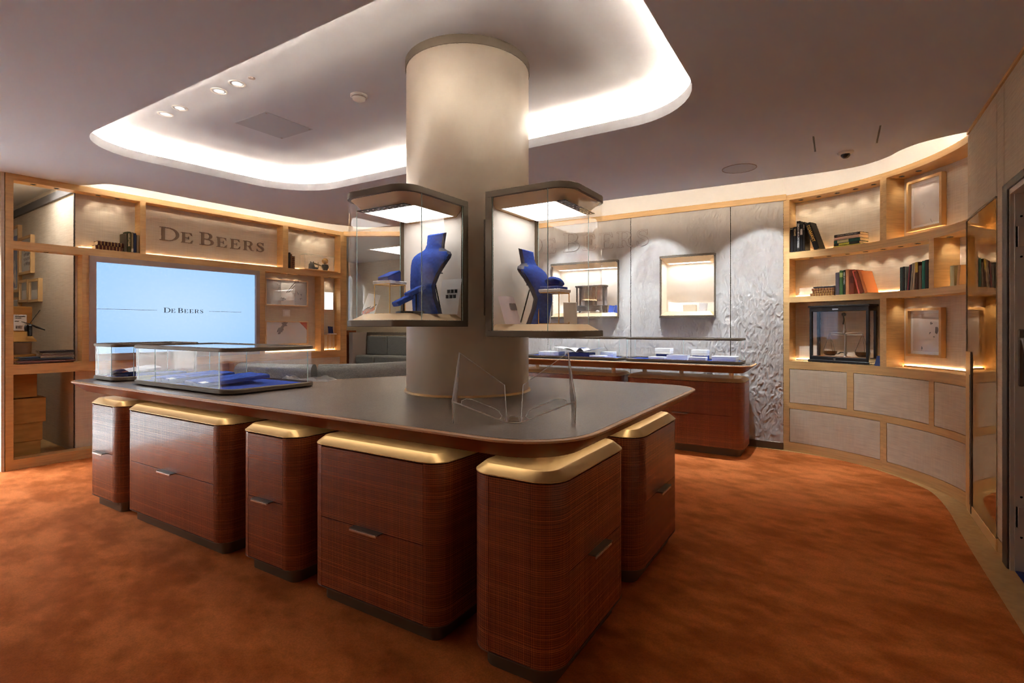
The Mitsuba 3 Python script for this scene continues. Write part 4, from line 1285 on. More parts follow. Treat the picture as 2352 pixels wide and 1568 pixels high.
tray_case(-5.03, -4.57, 1.745, 2.36, .285, 'low glass tray case at the left end of the island, holding a white paper', joints=((-5.02, 1.8), (-4.66, 1.755), (-4.58, 1.87), (-4.58, 2.32), (-5.02, 2.31)))
tray_case(-4.345, -3.085, 1.745, 2.37, .285, 'larger low glass tray case on the island, holding four blue jewellery pads', joints=((-4.335, 1.80), (-3.98, 1.7545), (-3.19, 1.757), (-3.095, 2.31), (-4.335, 2.31), (-3.9, 2.36)))
tray_case(-2.195, -.895, 6.09, 6.53, .285, 'low glass tray case on the right half of the back counter, holding white boxes', r=.06, joints=((-2.185, 6.16), (-2.185, 6.46), (-.905, 6.16), (-.905, 6.46), (-1.6, 6.52)), lamp=L_TRAY * 1.2)
tray_case(-3.62, -2.275, 6.09, 6.53, .285, 'low glass tray case on the left half of the back counter, holding an open brochure', r=.06, joints=((-2.285, 6.16), (-2.285, 6.46), (-2.7, 6.52), (-3.2, 6.0995)), lamp=L_TRAY * 1.2)

zf = ZT + .0225
gp = 'blue jewellery pads in the nearer tray case'
for i, (x, y, yaw, tl, lab) in enumerate(((-4.165, 1.83, -9, 3.0, False), (-3.985, 1.82, -9, 3.4, True), (-3.70, 1.83, -12, 4.0, False), (-3.525, 1.80, -12, 4.6, True))):
    M = tr(x, y, zf + .003) @ rot(yaw, [0, 0, 1]) @ rot(tl, [1, 0, 0])
    k = thing('jewellery_pad', ('leftmost blue velvet pad in the nearer tray case', 'second blue velvet pad with a white corner label in the nearer tray case', 'third blue velvet pad from the left in the nearer tray case', 'rightmost blue velvet pad with a white corner label in the nearer tray case')[i], 'jewellery pad', gp)
    part('board', bx(-.082, .082, 0, .43, 0, .022, .003), 'm_blue', k, M=M)
    for q in range(3):
        part('cushion', bx(-.076, .076, .008 + q * .141, .145 + q * .141, .021, .0255, .003), 'm_velvet', k, M=M)
    if lab:
        part('label', bx(-.02, .07, .012, .052, .0256, .0264), 'm_paper', k, M=M)


def sheet(nx, ny, fn):
    u, v = np.meshgrid(np.linspace(0, 1, nx), np.linspace(0, 1, ny), indexing='ij')
    p = np.stack(fn(u, v), -1).reshape(-1, 3)
    i, j = np.meshgrid(np.arange(nx - 1), np.arange(ny - 1), indexing='ij')
    a = (i * ny + j).ravel()
    return TM(p, np.vstack([np.c_[a, a + ny, a + ny + 1], np.c_[a, a + ny + 1, a + 1]]))


kk = thing('paper_leaflet', 'curling white printed leaflet lying over blue boxes in the left tray case', 'leaflet')
M = tr(-4.93, 1.80, zf) @ rot(12, [0, 0, 1])
part('sheet', sheet(16, 8, lambda u, v: (u * .30, v * .26 + .0 * u, .045 + .035 * np.sin(u * 2.6) - .05 * (1 - u) * (1 - v) - .02 * np.maximum(0, u - .8) * 5 * (1 - v))), 'm_paper', kk, smooth=True, M=M)
part('print', sheet(6, 4, lambda u, v: (.09 + u * .08, .12 + v * .07, .047 + .035 * np.sin((.3 + u * .27) * 2.6) - .05 * (.7 - u * .27) * (.54 - v * .27) + .001)), 'm_sketch', kk, M=M)
solo('jewellery_box', bx(0, .22, 0, .2, 0, .022, .004), 'm_navy', 'flat navy jewellery box under the white leaflet in the left tray case', 'box', M=tr(-4.93, 1.86, zf) @ rot(6, [0, 0, 1]))
solo('jewellery_pad', bx(0, .17, 0, .34, 0, .024, .004), 'm_blue', 'blue velvet pad at the right of the left tray case', 'jewellery pad', M=tr(-4.755, 1.92, zf) @ rot(-6, [0, 0, 1]))

rg = np.random.default_rng(5)
cr = rg.random((14, 10))
def crumple(u, v):
    q = meshkit.fbm(np.stack([u * 5, v * 4, u * 0 + 2], -1), 3, 4)
    e = np.minimum(1, 6 * np.minimum(np.minimum(u, 1 - u), np.minimum(v, 1 - v)))
    return (u * .42 + .03 * q, v * .2 + .05 * (q - .5), .004 + .13 * np.maximum(0, q - .33) * e)
scene['m_plastic'] = {'type': 'blendbsdf', 'weight': .22, 'bsdf_0': {'type': 'thindielectric', 'int_ior': 1.45}, 'bsdf_1': two({'type': 'principled', 'base_color': rgb((.8, .82, .8)), 'roughness': .25})}
solo('plastic_bag', sheet(34, 20, crumple), 'm_plastic', 'crumpled clear plastic bag on the island just behind the nearer tray case', 'plastic bag', M=tr(-3.60, 2.36, ZT) @ rot(30, [0, 0, 1]))

# back cases: white boxes
gw_ = 'white gift boxes in the back tray case'


def gift(x, y, w, d, h, z, label, yaw=0, grp=gw_):
    k = thing('gift_box', label, 'box', grp)
    M = tr(x, y, z) @ rot(yaw, [0, 0, 1])
    part('bottom', bx(-w / 2 + .002, w / 2 - .002, .002, d - .002, 0, h * .6), 'm_white', k, M=M)
    part('lid', bx(-w / 2, w / 2, 0, d, h * .45, h, .002), 'm_paper', k, M=M)
    return k


gift(-1.83, 6.16, .19, .15, .035, zf, 'flat white gift box at the front left of the right back tray case', -3)
solo('jewellery_box', bx(-.08, .08, 0, .14, 0, .065, .004), 'm_navy', 'navy box carrying a white gift box at the left of the right back tray case', 'box', M=tr(-1.80, 6.33, zf))
gift(-1.80, 6.32, .18, .16, .065, zf + .065, 'white gift box raised on a navy box in the right back tray case')
ob = thing('open_box', 'open shallow white box in the middle of the right back tray case', 'box')
part('tray', [bx(-.12, .12, 0, .004, 0, .06), bx(-.12, .12, .126, .13, 0, .06), bx(-.12, -.116, 0, .13, 0, .06), bx(.116, .12, 0, .13, 0, .06), bx(-.12, .12, 0, .13, 0, .004)], 'm_paper', ob, M=tr(-1.60, 6.22, zf))
part('insert', bx(-.114, .114, .006, .124, .004, .045), 'm_white', ob, M=tr(-1.60, 6.22, zf))
gift(-1.36, 6.15, .185, .14, .045, zf, 'flat white gift box at the front middle of the right back tray case', 2)
solo('jewellery_box', bx(-.08, .08, 0, .14, 0, .055, .004), 'm_blue', 'blue box carrying a white gift box in the right back tray case', 'box', M=tr(-1.37, 6.33, zf))
gift(-1.375, 6.32, .175, .16, .065, zf + .055, 'white gift box raised on a blue box in the right back tray case')
gift(-1.08, 6.18, .255, .2, .06, zf, 'large white gift box at the right end of the right back tray case')
gl_ = 'white gift boxes in the left back tray case'
gift(-3.28, 6.18, .30, .2, .06, zf, 'wide white gift box left of the open brochure in the back tray case', 0, gl_)
gift(-2.52, 6.34, .17, .13, .07, zf, 'white gift box at the right rear of the brochure case', 0, gl_)
gift(-2.58, 6.16, .20, .12, .03, zf, 'flat white gift box at the right front of the brochure case', 3, gl_)
solo('jewellery_box', bx(-.16, .16, 0, .2, 0, .055, .004), 'm_navy', 'navy box under the open brochure in the left back tray case', 'box', M=tr(-2.86, 6.2, zf))
br = thing('open_brochure', 'open glossy brochure fanned over a navy box in the left back tray case', 'brochure')
M = tr(-2.86, 6.17, zf + .056)
part('page', sheet(10, 3, lambda u, v: (u * .30, v * .24, .004 + .065 * u)), 'm_paper', br, smooth=True, M=M)
part('page', sheet(10, 3, lambda u, v: (-u * .34, v * .24, .004 + .035 * np.sin(u * 1.6) + .03 * u)), 'm_paper', br, smooth=True, M=M)
part('page', sheet(10, 3, lambda u, v: (-u * .20 + .0, v * .24, .002 + .055 * np.sin(u * 2.2))), 'm_white', br, smooth=True, M=M)
part('page_block', sheet(8, 3, lambda u, v: (u * .12 - .02, v * .235, .006 + .05 * np.sin(u * 2.9))), 'm_photo', br, smooth=True, M=M)
part('picture', sheet(6, 3, lambda u, v: (.01 + u * .06 - .02, .02 + v * .2, .012 + .05 * np.sin((.12 + u * .5) * 2.9))), 'm_artblue', br, smooth=True, M=M)


# ------------------------------------------------------------------ glass show cases fixed to the column
def show_case(M, w, d, z0, z1, label, r=.10):
    """Local frame: y = 0 is the column side (back panel), the case comes towards -y; x in [-w/2, w/2]; front corners rounded."""
    k = thing('show_case', label, 'display case', 'glass show cases on the column')
    o = rrect(-w / 2, w / 2, -d, 0, (r, r, .004, .004), 10)
    rim = .034
    for nm, a in (('bottom_rim', z0), ('top_rim', z1 - rim)):
        part(nm, [loft([(offset_ring(o, .002), a), (o, a + .002), (o, a + rim - .002), (offset_ring(o, .002), a + rim)], nm == 'bottom_rim', nm == 'top_rim'), hstrip(offset_ring(o, .002), offset_ring(o, .022), a + (rim if nm == 'bottom_rim' else 0), True, nm == 'bottom_rim')], 'm_bronze', k, M=M, smooth=30)
    # lined platform and head, sloping inwards
    i0, i1 = offset_ring(o, .014), offset_ring(rrect(-w / 2, w / 2, -d, 0, (r * .8, r * .8, .004, .004), 10), .014)
    sh = np.array([1 - .11 / w, 1 - .13 / d])
    inner = lambda f: np.c_[i1[:, 0] * (1 - f * .13 / w), i1[:, 1] * (1 - f * .07 / d) - f * .0]
    part('platform', loft([(i0, z0 + rim - .004), (inner(1), z0 + rim + .035)], False, True), 'm_cream', k, M=M, smooth=30)
    zl = z1 - rim - .055
    head = loft([(inner(1), zl), (i0, z1 - rim + .004)], False, False)
    part('head', [head, flat(Polygon(inner(1)), zl + .004, up=False)], 'm_cream', k, M=M, smooth=30)
    pan = inner(1)
    lp = sbox(-w / 2 + .07, -d + .12, w / 2 - .055, -.05)
    part('light_panel', flat(lp, zl + .001, up=False), 'm_white', k, M=M, emitter=emit((1, .96, .9), L_CASE, 5.0))
    gr = part('vent_grille', bx(-w / 2 + .07, w / 2 - .07, -d + .062, -d + .11, zl - .001, zl + .003), 'm_black', k, M=M)
    part('led', [cyl(x, -d + .075 + .022 * q, zl - .0025, zl, .005, 8) for x in np.linspace(-w / 2 + .10, w / 2 - .10, 8) for q in (0, 1)], 'm_paper', gr, M=M)
    part('back_panel', bx(-w / 2 + .012, w / 2 - .012, -.012, -.004, z0 + rim, z1 - rim), 'm_inner', k, M=M)
    for x in (-w / 2, w / 2 - .018):
        part('back_frame', bx(x, x + .018, -.030, 0, z0 + rim, z1 - rim), 'm_bronze', k, M=M)
    part('back_plate', bx(-w / 2, w / 2, -.004, .012, z0, z1), 'm_bronze', k, M=M)
    part('bracket', bx(-w / 4, w / 4, .012, .20, z0 + .12, z1 - .12), 'm_bronze', k, M=M)
    og = offset_ring(o, .006)
    a = next(i for i in range(len(og)) if True)
    path = np.vstack([og[33:44][::-1][:1] * 0 + [-w / 2 + .006, -.03], og[:22], [[w / 2 - .006, -.03]]])
    part('glass', strip(dense(path, .08, False), z0 + rim, z1 - rim), 'm_glass', k, M=M, smooth=True)
    for x, y in ((w / 2 - .006, -d + r + .01), (-w / 2 + .006, -d + r + .01), (-w / 2 + .006, -.032), (w / 2 - .006, -.032)):
        part('glass_joint', bx(x - .0015, x + .0015, y - .0015, y + .0015, z0 + rim, z1 - rim), 'm_edgegreen', k, M=M)
    return z0 + rim + .035


MC1 = frame_at((-2.02, 2.37), (1, 0))                     # front of the column
MC2 = frame_at((-1.645, 2.645), (0, 1))                   # right side: local -y points to +x
zf1 = show_case(MC1, .485, .49, 1.40, 2.107, 'left glass show case on the front of the column, holding a blue necklace bust', .11)
zf2 = show_case(MC2, .53, .505, 1.345, 2.146, 'right glass show case on the side of the column, holding a dark-sided necklace bust', .12)


pri('m_sideboard', S(26, 32, 54), .6)


def bust(M, label, H=.40):
    k = thing('necklace_bust', label, 'bust', 'blue velvet necklace busts')
    prof = [(0, .100, .062), (.02, .097, .060), (.08, .084, .054), (.14, .084, .052), (.20, .102, .056), (.25, .124, .062), (.285, .138, .066), (.305, .138, .062), (.322, .120, .054), (.334, .086, .046), (.345, .066, .042), (.37, .060, .040), (.40, .064, .040)]
    rings = []
    n = 20
    for z, hw, th in prof:
        f = z / .40
        cy = float(np.interp(z, [0, .06, .14, .22, .30, .335, .40], [-.045, -.066, -.084, -.06, -.012, .004, .026]))      # leans back at the neck, forward at the waist
        a = np.linspace(math.pi, 2 * math.pi, n)
        front = np.c_[hw * np.cos(a), cy + th * .9 * np.sin(a)]
        back = np.c_[np.linspace(hw * .97, -hw * .97, 8), np.full(8, cy + .012)]
        rings.append((np.vstack([front, back]), z * H / .40))
    m = loft(rings)
    top = m.vertices[:, 2] > H * .985
    m.vertices[top, 2] += m.vertices[top, 1] * .35 + .02
    fn = m.face_normals
    cz = m.triangles_center[:, 2]
    fr = (fn[:, 1] < -.50) | ((fn[:, 1] < -.2) & (np.abs(m.triangles_center[:, 0]) < .05))
    part('velvet_front', TM(m.vertices, m.faces[fr]), 'm_velvet', k, M=M, smooth=60)
    part('side_board', TM(m.vertices, m.faces[~fr]), 'm_sideboard', k, M=M, smooth=40)
    part('prop', tube([(0, .0, .20 * H / .4), (0, .06, .01)], .004, 8), 'm_black', k, M=M)
    part('peg', tube([(-.085, -.03, .22), (.095, -.03, .22)], .0035, 6), 'm_black', k, M=M)
    return k


# case contents are placed in the case frames
bust(MC1 @ tr(.115, -.135, zf1) @ rot(-4, [0, 0, 1]), 'blue velvet necklace bust in the left show case on the column', .42)
bust(MC2 @ tr(-.03, -.135, zf2) @ rot(0, [0, 0, 1]), 'blue necklace bust seen from its dark side in the right show case', .40)
riser(MC1 @ tr(-.155, -.32, zf1), .12, .12, .165, 'brass stand with a white marble top in the left show case')
jt = thing('ring_tray', 'blue velvet ring wedge on the marble stand in the left show case', 'jewellery stand')
wedge = lambda w, d, h0, h1: TM([(0, 0, 0), (w, 0, 0), (w, d, 0), (0, d, 0), (0, 0, h0), (w, 0, h0), (w, d, h1), (0, d, h1)], [[0, 2, 1], [0, 3, 2], [4, 5, 6], [4, 6, 7], [0, 1, 5], [0, 5, 4], [1, 2, 6], [1, 6, 5], [2, 3, 7], [2, 7, 6], [3, 0, 4], [3, 4, 7]])
part('wedge', wedge(.10, .08, .012, .05), 'm_blue', jt, M=MC1 @ tr(-.135, -.31, zf1 + .183) @ rot(-12, [0, 0, 1]))
part('pad', bx(.0, .10, .0, .088, 0, .008, .002), 'm_velvet', jt, M=MC1 @ tr(-.135, -.31, zf1 + .183) @ rot(-12, [0, 0, 1]) @ tr(0, 0, .0125) @ rot(25.4, [1, 0, 0]))
solo('print_card', bx(0, .075, 0, .003, 0, .13, .001), 'm_paper', 'white card with a leafy orange print leaning inside the left show case', 'card', M=MC1 @ tr(-.215, -.36, zf1) @ rot(25, [0, 0, 1]) @ rot(-22, [1, 0, 0]) @ rot(10, [0, 1, 0]))
cdk = [k for k in scene if k.startswith('print_card')][-1]
Mcd = MC1 @ tr(-.215, -.36, zf1) @ rot(25, [0, 0, 1]) @ rot(-22, [1, 0, 0]) @ rot(10, [0, 1, 0])
Qc = Mcd @ np.array([[1, 0, 0, 0], [0, 0, -1, 0], [0, 1, 0, 0], [0, 0, 0, 1.0]])
part('leaf_print', ext(unary_union([blob(.03, .025, .03, .016, .5, 14, 2), blob(.055, .04, .018, .012, .9, 12, 3)]).intersection(sbox(.002, .002, .073, .128)), .0, .0008), 'm_coral', cdk, M=Qc)
part('ink_print', ext(unary_union([LineString([(.005, .02), (.03, .045), (.045, .04), (.07, .07)]).buffer(.0022), LineString([(.02, .012), (.04, .055)]).buffer(.0018)]).intersection(sbox(.002, .002, .073, .128)), .0008, .0014), 'm_black', cdk, M=Qc)


def ring_stand(M, h, label, tilt=28):
    k = thing('ring_stand', label, 'jewellery stand', 'blue ring stands in the left show case')
    part('base', bx(-.045, .045, -.03, .03, 0, .012, .002), 'm_black', k, M=M)
    part('stem', cyl(0, 0, .012, h, .004, 10), 'm_black', k, M=M)
    part('pad', bx(-.055, .055, -.045, .045, 0, .026, .004), 'm_velvet', k, M=M @ tr(0, 0, h) @ rot(tilt, [1, 0, 0]))
    part('emblem', bx(-.008, .008, -.006, .006, .026, .0266), 'm_navy', k, M=M @ tr(0, 0, h) @ rot(tilt, [1, 0, 0]))


ring_stand(MC1 @ tr(.10, -.355, zf1) @ rot(-30, [0, 0, 1]), .055, 'lower dark blue ring stand in front of the bust in the left show case')
ring_stand(MC1 @ tr(.145, -.31, zf1) @ rot(-30, [0, 0, 1]), .105, 'upper blue ring stand in front of the bust in the left show case')
# dropped packaging leaning at the back of the left case
lf1 = thing('paper_leaflet', 'printed translucent leaflet leaning on the back panel behind the bust in the left show case', 'leaflet')
part('sheet', sheet(8, 8, lambda u, v: (u * .14, -.03 - .04 * (1 - v) + .0 * u, v * .20)), 'm_paper', lf1, smooth=True, M=MC1 @ tr(.09, -.0, zf1))
part('print', [bx(.05 + .026 * i, .07 + .026 * i, -.0545 + .012 * j, -.053 + .012 * j, .09 + .03 * j, .11 + .03 * j) for i in range(3) for j in range(2)], 'm_black', lf1, M=MC1 @ tr(.09, -.006, zf1))
# right case
riser(MC2 @ tr(-.10, -.36, zf2), .13, .13, .175, 'brass stand with a white marble top in the right show case')
cu = thing('cushion_pad', 'blue velvet pillow on a flat pad on the marble stand in the right show case', 'cushion')
Mcu = MC2 @ tr(-.035, -.295, zf2 + .193)
part('pad', bx(-.065, .065, -.055, .055, 0, .016, .003), 'm_blue', cu, M=Mcu)
s_ = trimesh.creation.icosphere(3, 1.0)
v = s_.vertices
q = np.abs(v) ** 1.0
s_.vertices = np.c_[np.sign(v[:, 0]) * np.abs(v[:, 0]) ** .75 * .062, np.sign(v[:, 1]) * np.abs(v[:, 1]) ** .75 * .048, v[:, 2] * .027 * (1 - .55 * np.clip(np.abs(v[:, 0] * v[:, 1]) * 2, 0, 1)) + .042]
part('pillow', s_, 'm_velvet', cu, smooth=True, M=Mcu @ rot(12, [0, 1, 0]))
solo('print_card', bx(0, .006, 0, .075, 0, .125, .001), 'm_paper', 'white framed card leaning beside the brass stand in the right show case', 'card', M=MC2 @ tr(.045, -.40, zf2) @ rot(20, [0, 0, 1]) @ rot(-16, [0, 1, 0]))
kk = thing('paper_leaflet', 'curled pale pink leaflet leaning on the back panel of the right show case', 'leaflet')
dif('m_pink', S(232, 214, 216))
part('sheet', sheet(12, 10, lambda u, v: (-.235 + u * .16, -.05 - .05 * (1 - v) - .04 * np.sin(u * 3.1), v * .155)), 'm_pink', kk, smooth=True, M=MC2 @ tr(0, 0, zf2))
part('print', sheet(6, 4, lambda u, v: (-.19 + u * .06, -.0535 - .05 * (1 - (.5 + .25 * v)) - .04 * np.sin((.28 + u * .375) * 3.1), (.5 + .25 * v) * .155)), 'm_sketch2', kk, M=MC2 @ tr(0, 0, zf2))

# ------------------------------------------------------------------ wall niches
for i, (a, b, c, d) in enumerate(NICHES):
    k = thing('wall_niche', ('wide lit display niche in the grey plaster wall, behind the right show case', 'square lit display niche in the grey plaster wall, left of the curved shelving')[i], 'display case', 'lit niches in the plaster wall')
    dp = .24
    part('lining', [bx(a - .002, b + .002, YB + dp, YB + dp + .01, c, d), bx(a - .012, a, YB - .01, YB + dp, c, d), bx(b, b + .012, YB - .01, YB + dp, c, d), bx(a, b, YB - .01, YB + dp, d - .004, d + .006)], 'm_inner', k)
    part('head', [TM([(a, YB - .07, d - .006), (b, YB - .07, d - .006), (b - .06, YB + .03, d - .062), (a + .06, YB + .03, d - .062), (a, YB + dp, d - .062), (b, YB + dp, d - .062)], [[0, 2, 1], [0, 3, 2], [3, 4, 5], [3, 5, 2], [0, 4, 3], [1, 2, 5]])], 'm_cream', k)
    part('light_panel', TM([(a + .07, YB + .045, d - .064), (b - .07, YB + .045, d - .064), (b - .07, YB + .17, d - .064), (a + .07, YB + .17, d - .064)], [[0, 2, 1], [0, 3, 2]]), 'm_white', k, emitter=emit((1, .96, .91), L_CASE * 2.6, 2.0))
    part('platform', [TM([(a, YB - .07, c + .004), (b, YB - .07, c + .004), (b - .05, YB + .0, c + .055), (a + .05, YB + .0, c + .055), (a + .05, YB + dp, c + .055), (b - .05, YB + dp, c + .055), (a, YB + dp, c + .004), (b, YB + dp, c + .004)], [[0, 1, 2], [0, 2, 3], [3, 2, 5], [3, 5, 4], [0, 3, 4], [0, 4, 6], [1, 5, 2], [1, 7, 5]])], 'm_cream', k)
    rim = rrect(a - .018, b + .018, YB - .085, YB + .01, (.06, .06, .003, .003), 8)
    for nm, z in (('bottom_rim', c - .022), ('top_rim', d - .006)):
        part(nm, ext(Polygon(rim), z, z + .026), 'm_bronze', k, smooth=30)
    for x in (a - .018, b):
        part('side_frame', bx(x, x + .018, YB - .024, YB + .01, c, d), 'm_bronze', k)
    gp_ = offset_ring(rim, .006)
    part('glass', strip(dense(np.vstack([[[a - .012, YB - .02]], gp_[:18], [[b + .012, YB - .02]]]), .1, False), c + .004, d - .006), 'm_glass', k, smooth=True)
zn = 1.535 + .0555
# square niche
solo('gift_box', bx(0, .155, 0, .08, 0, .085, .003), 'm_card2', 'small kraft gift box on the floor of the square wall niche', 'box', M=tr(-1.665, YB + .07, zn))
dif('m_card2', S(206, 192, 172))
solo('print_card', bx(0, .10, 0, .004, 0, .112, .001), 'm_photo', 'small printed card leaning beside the kraft box in the square wall niche', 'card', M=tr(-1.485, YB + .10, zn) @ rot(-14, [1, 0, 0]) @ rot(4, [0, 1, 0]))
# wide niche: an old glazed counter model, two blue cards, shells
cab = thing('model_cabinet', 'dark wooden model of a glazed cabinet in the wide wall niche', 'cabinet')
xa, xb, yc = -3.14, -2.72, YB + .06
part('base', [bx(xa, xb, yc, yc + .12, zn + .03, zn + .10, .004), bx(xa - .01, xb + .01, yc - .008, yc + .125, zn + .09, zn + .105, .003)], 'm_dark', cab)
for x in (xa, xb - .02):
    part('leg', bx(x, x + .02, yc, yc + .12, zn, zn + .03), 'm_dark', cab)
for x0, x1 in ((xa, xa + .02), (xa + .055, xa + .07), (xa + .13, xa + .24), (xa + .29, xa + .31), (xb - .02, xb)):
    part('mullion', bx(x0, x1, yc, yc + .015, zn + .10, zn + .36), 'm_dark', cab)
part('back', bx(xa, xb, yc + .10, yc + .12, zn + .10, zn + .36), 'm_sketch', cab)
part('top_band', bx(xa - .012, xb + .012, yc - .01, yc + .125, zn + .36, zn + .385, .005), 'm_dark', cab)
for i, (x, w) in enumerate(((-2.665, .075), (-2.585, .07))):
    solo('blue_card', bx(0, w, 0, .005, 0, .105, .001), 'm_tray', ('blue card nearest the model cabinet in the wide wall niche', 'blue card at the right in the wide wall niche')[i], 'card', 'blue cards in the wide niche', M=tr(x, YB + .06, zn) @ rot(-12, [1, 0, 0]) @ rot(6, [0, 1, 0]))
for i, (x, r_) in enumerate(((-3.10, .018), (-3.04, .010), (-2.93, .014), (-2.80, .022))):
    m = trimesh.creation.icosphere(2, r_)
    m.vertices = m.vertices * [1.3, 1, .8] + 0
    m.apply_translation((x, YB + .02, zn + r_ * .8))
    solo('white_pebble', m, 'm_marble', ('white pebble at the left foot of the model cabinet', 'tiny white pebble left of the middle before the model cabinet', 'white pebble before the middle of the model cabinet', 'largest white pebble at the right foot of the model cabinet')[i], 'pebble', 'white pebbles in the wide niche', smooth=True)

# ------------------------------------------------------------------ clear acrylic stand on the island
st = thing('acrylic_stand', 'clear acrylic book stand with two slanting wings at the front of the island', 'stand')
MS_ = frame_at((-1.182, 1.913), RT, z=ZT + .001)
for s in (-1, 1):
    kL, tL, cU, cB, ft = (s * .265, .03, .094), (s * .247, .13, .296), (s * .042, .12, .150), (s * .03, .0, .002), (s * .262, .0, .0)
    kF = (s * .265, .0, .094)
    pl_ = [cB, kF, tL, cU] if s > 0 else [cB, cU, tL, kF]
    part('wing', plate(pl_, .0035), 'm_acryl', st, M=MS_)
    lg = [kF, ft, (s * .262, .10, .0), (s * .25, .125, .26)]
    part('leg_panel', plate(lg if s > 0 else lg[::-1], .0035), 'm_acryl', st, M=MS_)
    e_ = lambda a, b, r_=.0030: tube([a, b], r_, 6)
    part('edge_glint', [e_(cB, kF), e_(kF, ft, .003), e_(kF, tL, .0032), e_(tL, cU, .0014), e_(cU, cB, .0016)], 'm_edge_glint', st, M=MS_)  # white rods painting the bright glint along the clear edges
    # rounded ledge cut out along the front edge
    A, B = np.array(cB), np.array(kF)
    U, N_ = (B - A), np.array(tL) - np.array(kF)
    N_ = N_ / np.linalg.norm(N_)
    pts = []
    for t_, w_ in ((.14, 0), (.10, .020), (.16, .036), (.24, .042), (.66, .042), (.76, .036), (.84, .018), (.84, 0)):
        pts.append(A + U * t_ + N_ * w_)
    part('ledge_glint', tube(pts, .0017, 6), 'm_edge_glint', st, M=MS_)
part('centre', plate([(-.03, 0, .002), (.03, 0, .002), (.042, .12, .004), (-.042, .12, .004)], .0035), 'm_acryl', st, M=MS_)
part('edge_glint', [tube([(-.03, 0, .002), (.03, 0, .002)], .0026, 6), tube([(-.026, .002, .004), (-.022, .006, .02), (-.012, .01, .027), (.012, .01, .027), (.022, .006, .02), (.026, .002, .004)], .0017, 6)], 'm_edge_glint', st, M=MS_)

# ------------------------------------------------------------------ sofa behind the island, lounge beyond
path = spline([(-4.75, 2.72), (-4.35, 2.80), (-3.95, 2.97), (-3.66, 3.30), (-3.50, 3.75), (-3.42, 4.4)], 8)
so_ = thing('sofa', 'low grey wool sofa with a rounded back just behind the island', 'sofa')


def bolster(pts, w, z0, z1, r):
    pr = rrect(-w / 2, w / 2, z0, z1, (.03, .03, r, r), 5)
    t = np.gradient(pts, axis=0)
    t /= np.linalg.norm(t, axis=1, keepdims=True)
    nrm = np.c_[-t[:, 1], t[:, 0]]
    n, m = len(pts), len(pr)
    v = np.concatenate([np.c_[pts[i] + nrm[i] * pr[:, :1], pr[:, 1]] for i in range(n)])
    f = []
    for i in range(n - 1):
        for j in range(m):
            a, b = i * m + j, i * m + (j + 1) % m
            f += [[a, b, b + m], [a, b + m, a + m]]
    c0 = [[0, j + 1, j] for j in range(1, m - 1)]
    e0 = (n - 1) * m
    c1 = [[e0, e0 + j, e0 + j + 1] for j in range(1, m - 1)]
    return TM(v, f + c0 + c1)


off = lambda p, d: p + np.c_[-np.gradient(p, axis=0)[:, 1], np.gradient(p, axis=0)[:, 0]] / np.linalg.norm(np.gradient(p, axis=0), axis=1, keepdims=True) * d
bkp = off(path, .12)
part('back', bolster(bkp[:17], .17, .38, 1.06, .075), 'm_wool', so_, smooth=40)
part('back', bolster(bkp[17:], .17, .38, 1.06, .075), 'm_wool', so_, smooth=40)
part('seat', bolster(off(path, .46), .56, .20, .46, .05), 'm_wool', so_, smooth=40)
part('base', bolster(off(path, .42), .50, .0, .20, .01), 'm_dark', so_)

# far lounge seen past the column
struct('wall_lounge', [bx(-9.6, -4.6, 8.5, 8.6, 0, ZR + .1), bx(-9.7, -9.6, 5.6, 8.6, 0, ZR + .1)], 'm_lin2', label='back wall of the lounge past the end of the shelving')
struct('ceiling', bx(-9.7, -4.7, 5.7, 8.6, ZC, ZC + .02), 'm_ceiling', label='lounge ceiling') if False else struct('ceiling', flat(Polygon([(-9.7, 6.2), (-6.75, 5.75), (-4.95, YB + .05), (-4.7, 8.6), (-9.7, 8.6)]), ZC, up=False), 'm_ceiling', label='lounge ceiling')
ll = thing('lounge_fill_light', 'square fill light added on the lounge ceiling beyond the column', 'lamp')
part('frame', bx(-7.6, -6.6, 7.0, 7.9, ZC - .02, ZC), 'm_white', ll)
part('diffuser', TM([(-7.57, 7.03, ZC - .021), (-6.63, 7.03, ZC - .021), (-6.63, 7.87, ZC - .021), (-7.57, 7.87, ZC - .021)], [[0, 2, 1], [0, 3, 2]]), 'm_white', ll, emitter=emit(NEUT, 8.0, 1.5))  # no fixture known here, added to light up the lounge
hd = Polygon([tuple(tv(3.9, .0)), (-4.88, YB), (-4.88, YB + .1), tuple(tv(3.95, .1))])
struct('trim_3', ext(hd, 2.83, ZC + .01), 'm_oak', label='oak beam bridging the lounge opening')
bk = thing('banquette', 'grey upholstered bench with tall back cushions in the lounge beyond the column', 'bench')
y_ = 7.9
part('back_cushion', bx(-8.62, -8.02, y_, y_ + .12, .80, 1.20, .02), 'm_wool', bk)
part('back_cushion', bx(-8.01, -6.9, y_, y_ + .12, .80, 1.205, .02), 'm_wool', bk)
part('seat_cushion', bx(-8.62, -8.06, y_ - .32, y_ + .02, .64, .80, .03), 'm_wool', bk)
part('seat_cushion', bx(-8.05, -6.9, y_ - .32, y_ + .02, .64, .81, .03), 'm_wool', bk)
part('head_rail', bx(-8.62, -6.9, y_ + .02, y_ + .14, 1.22, 1.28), 'm_bronze', bk)
for x in (-8.76, -6.9):
    part('side_panel', bx(x, x + .12, y_ - .35, y_ + .14, 0, 1.28, .004), 'm_greyframe', bk)
part('bench_base', bx(-8.62, -6.9, y_ - .3, y_ + .12, 0, .64), 'm_dark', bk)
su = thing('lounge_shelves', 'open wooden shelf unit at the far end of the lounge, left of the grey bench', 'shelves')
part('side', bx(-9.42, -9.38, 7.5, 7.8, 0, 1.32), 'm_bevel', su)
part('side', bx(-8.86, -8.82, 7.5, 7.8, 0, 1.32), 'm_bevel', su)
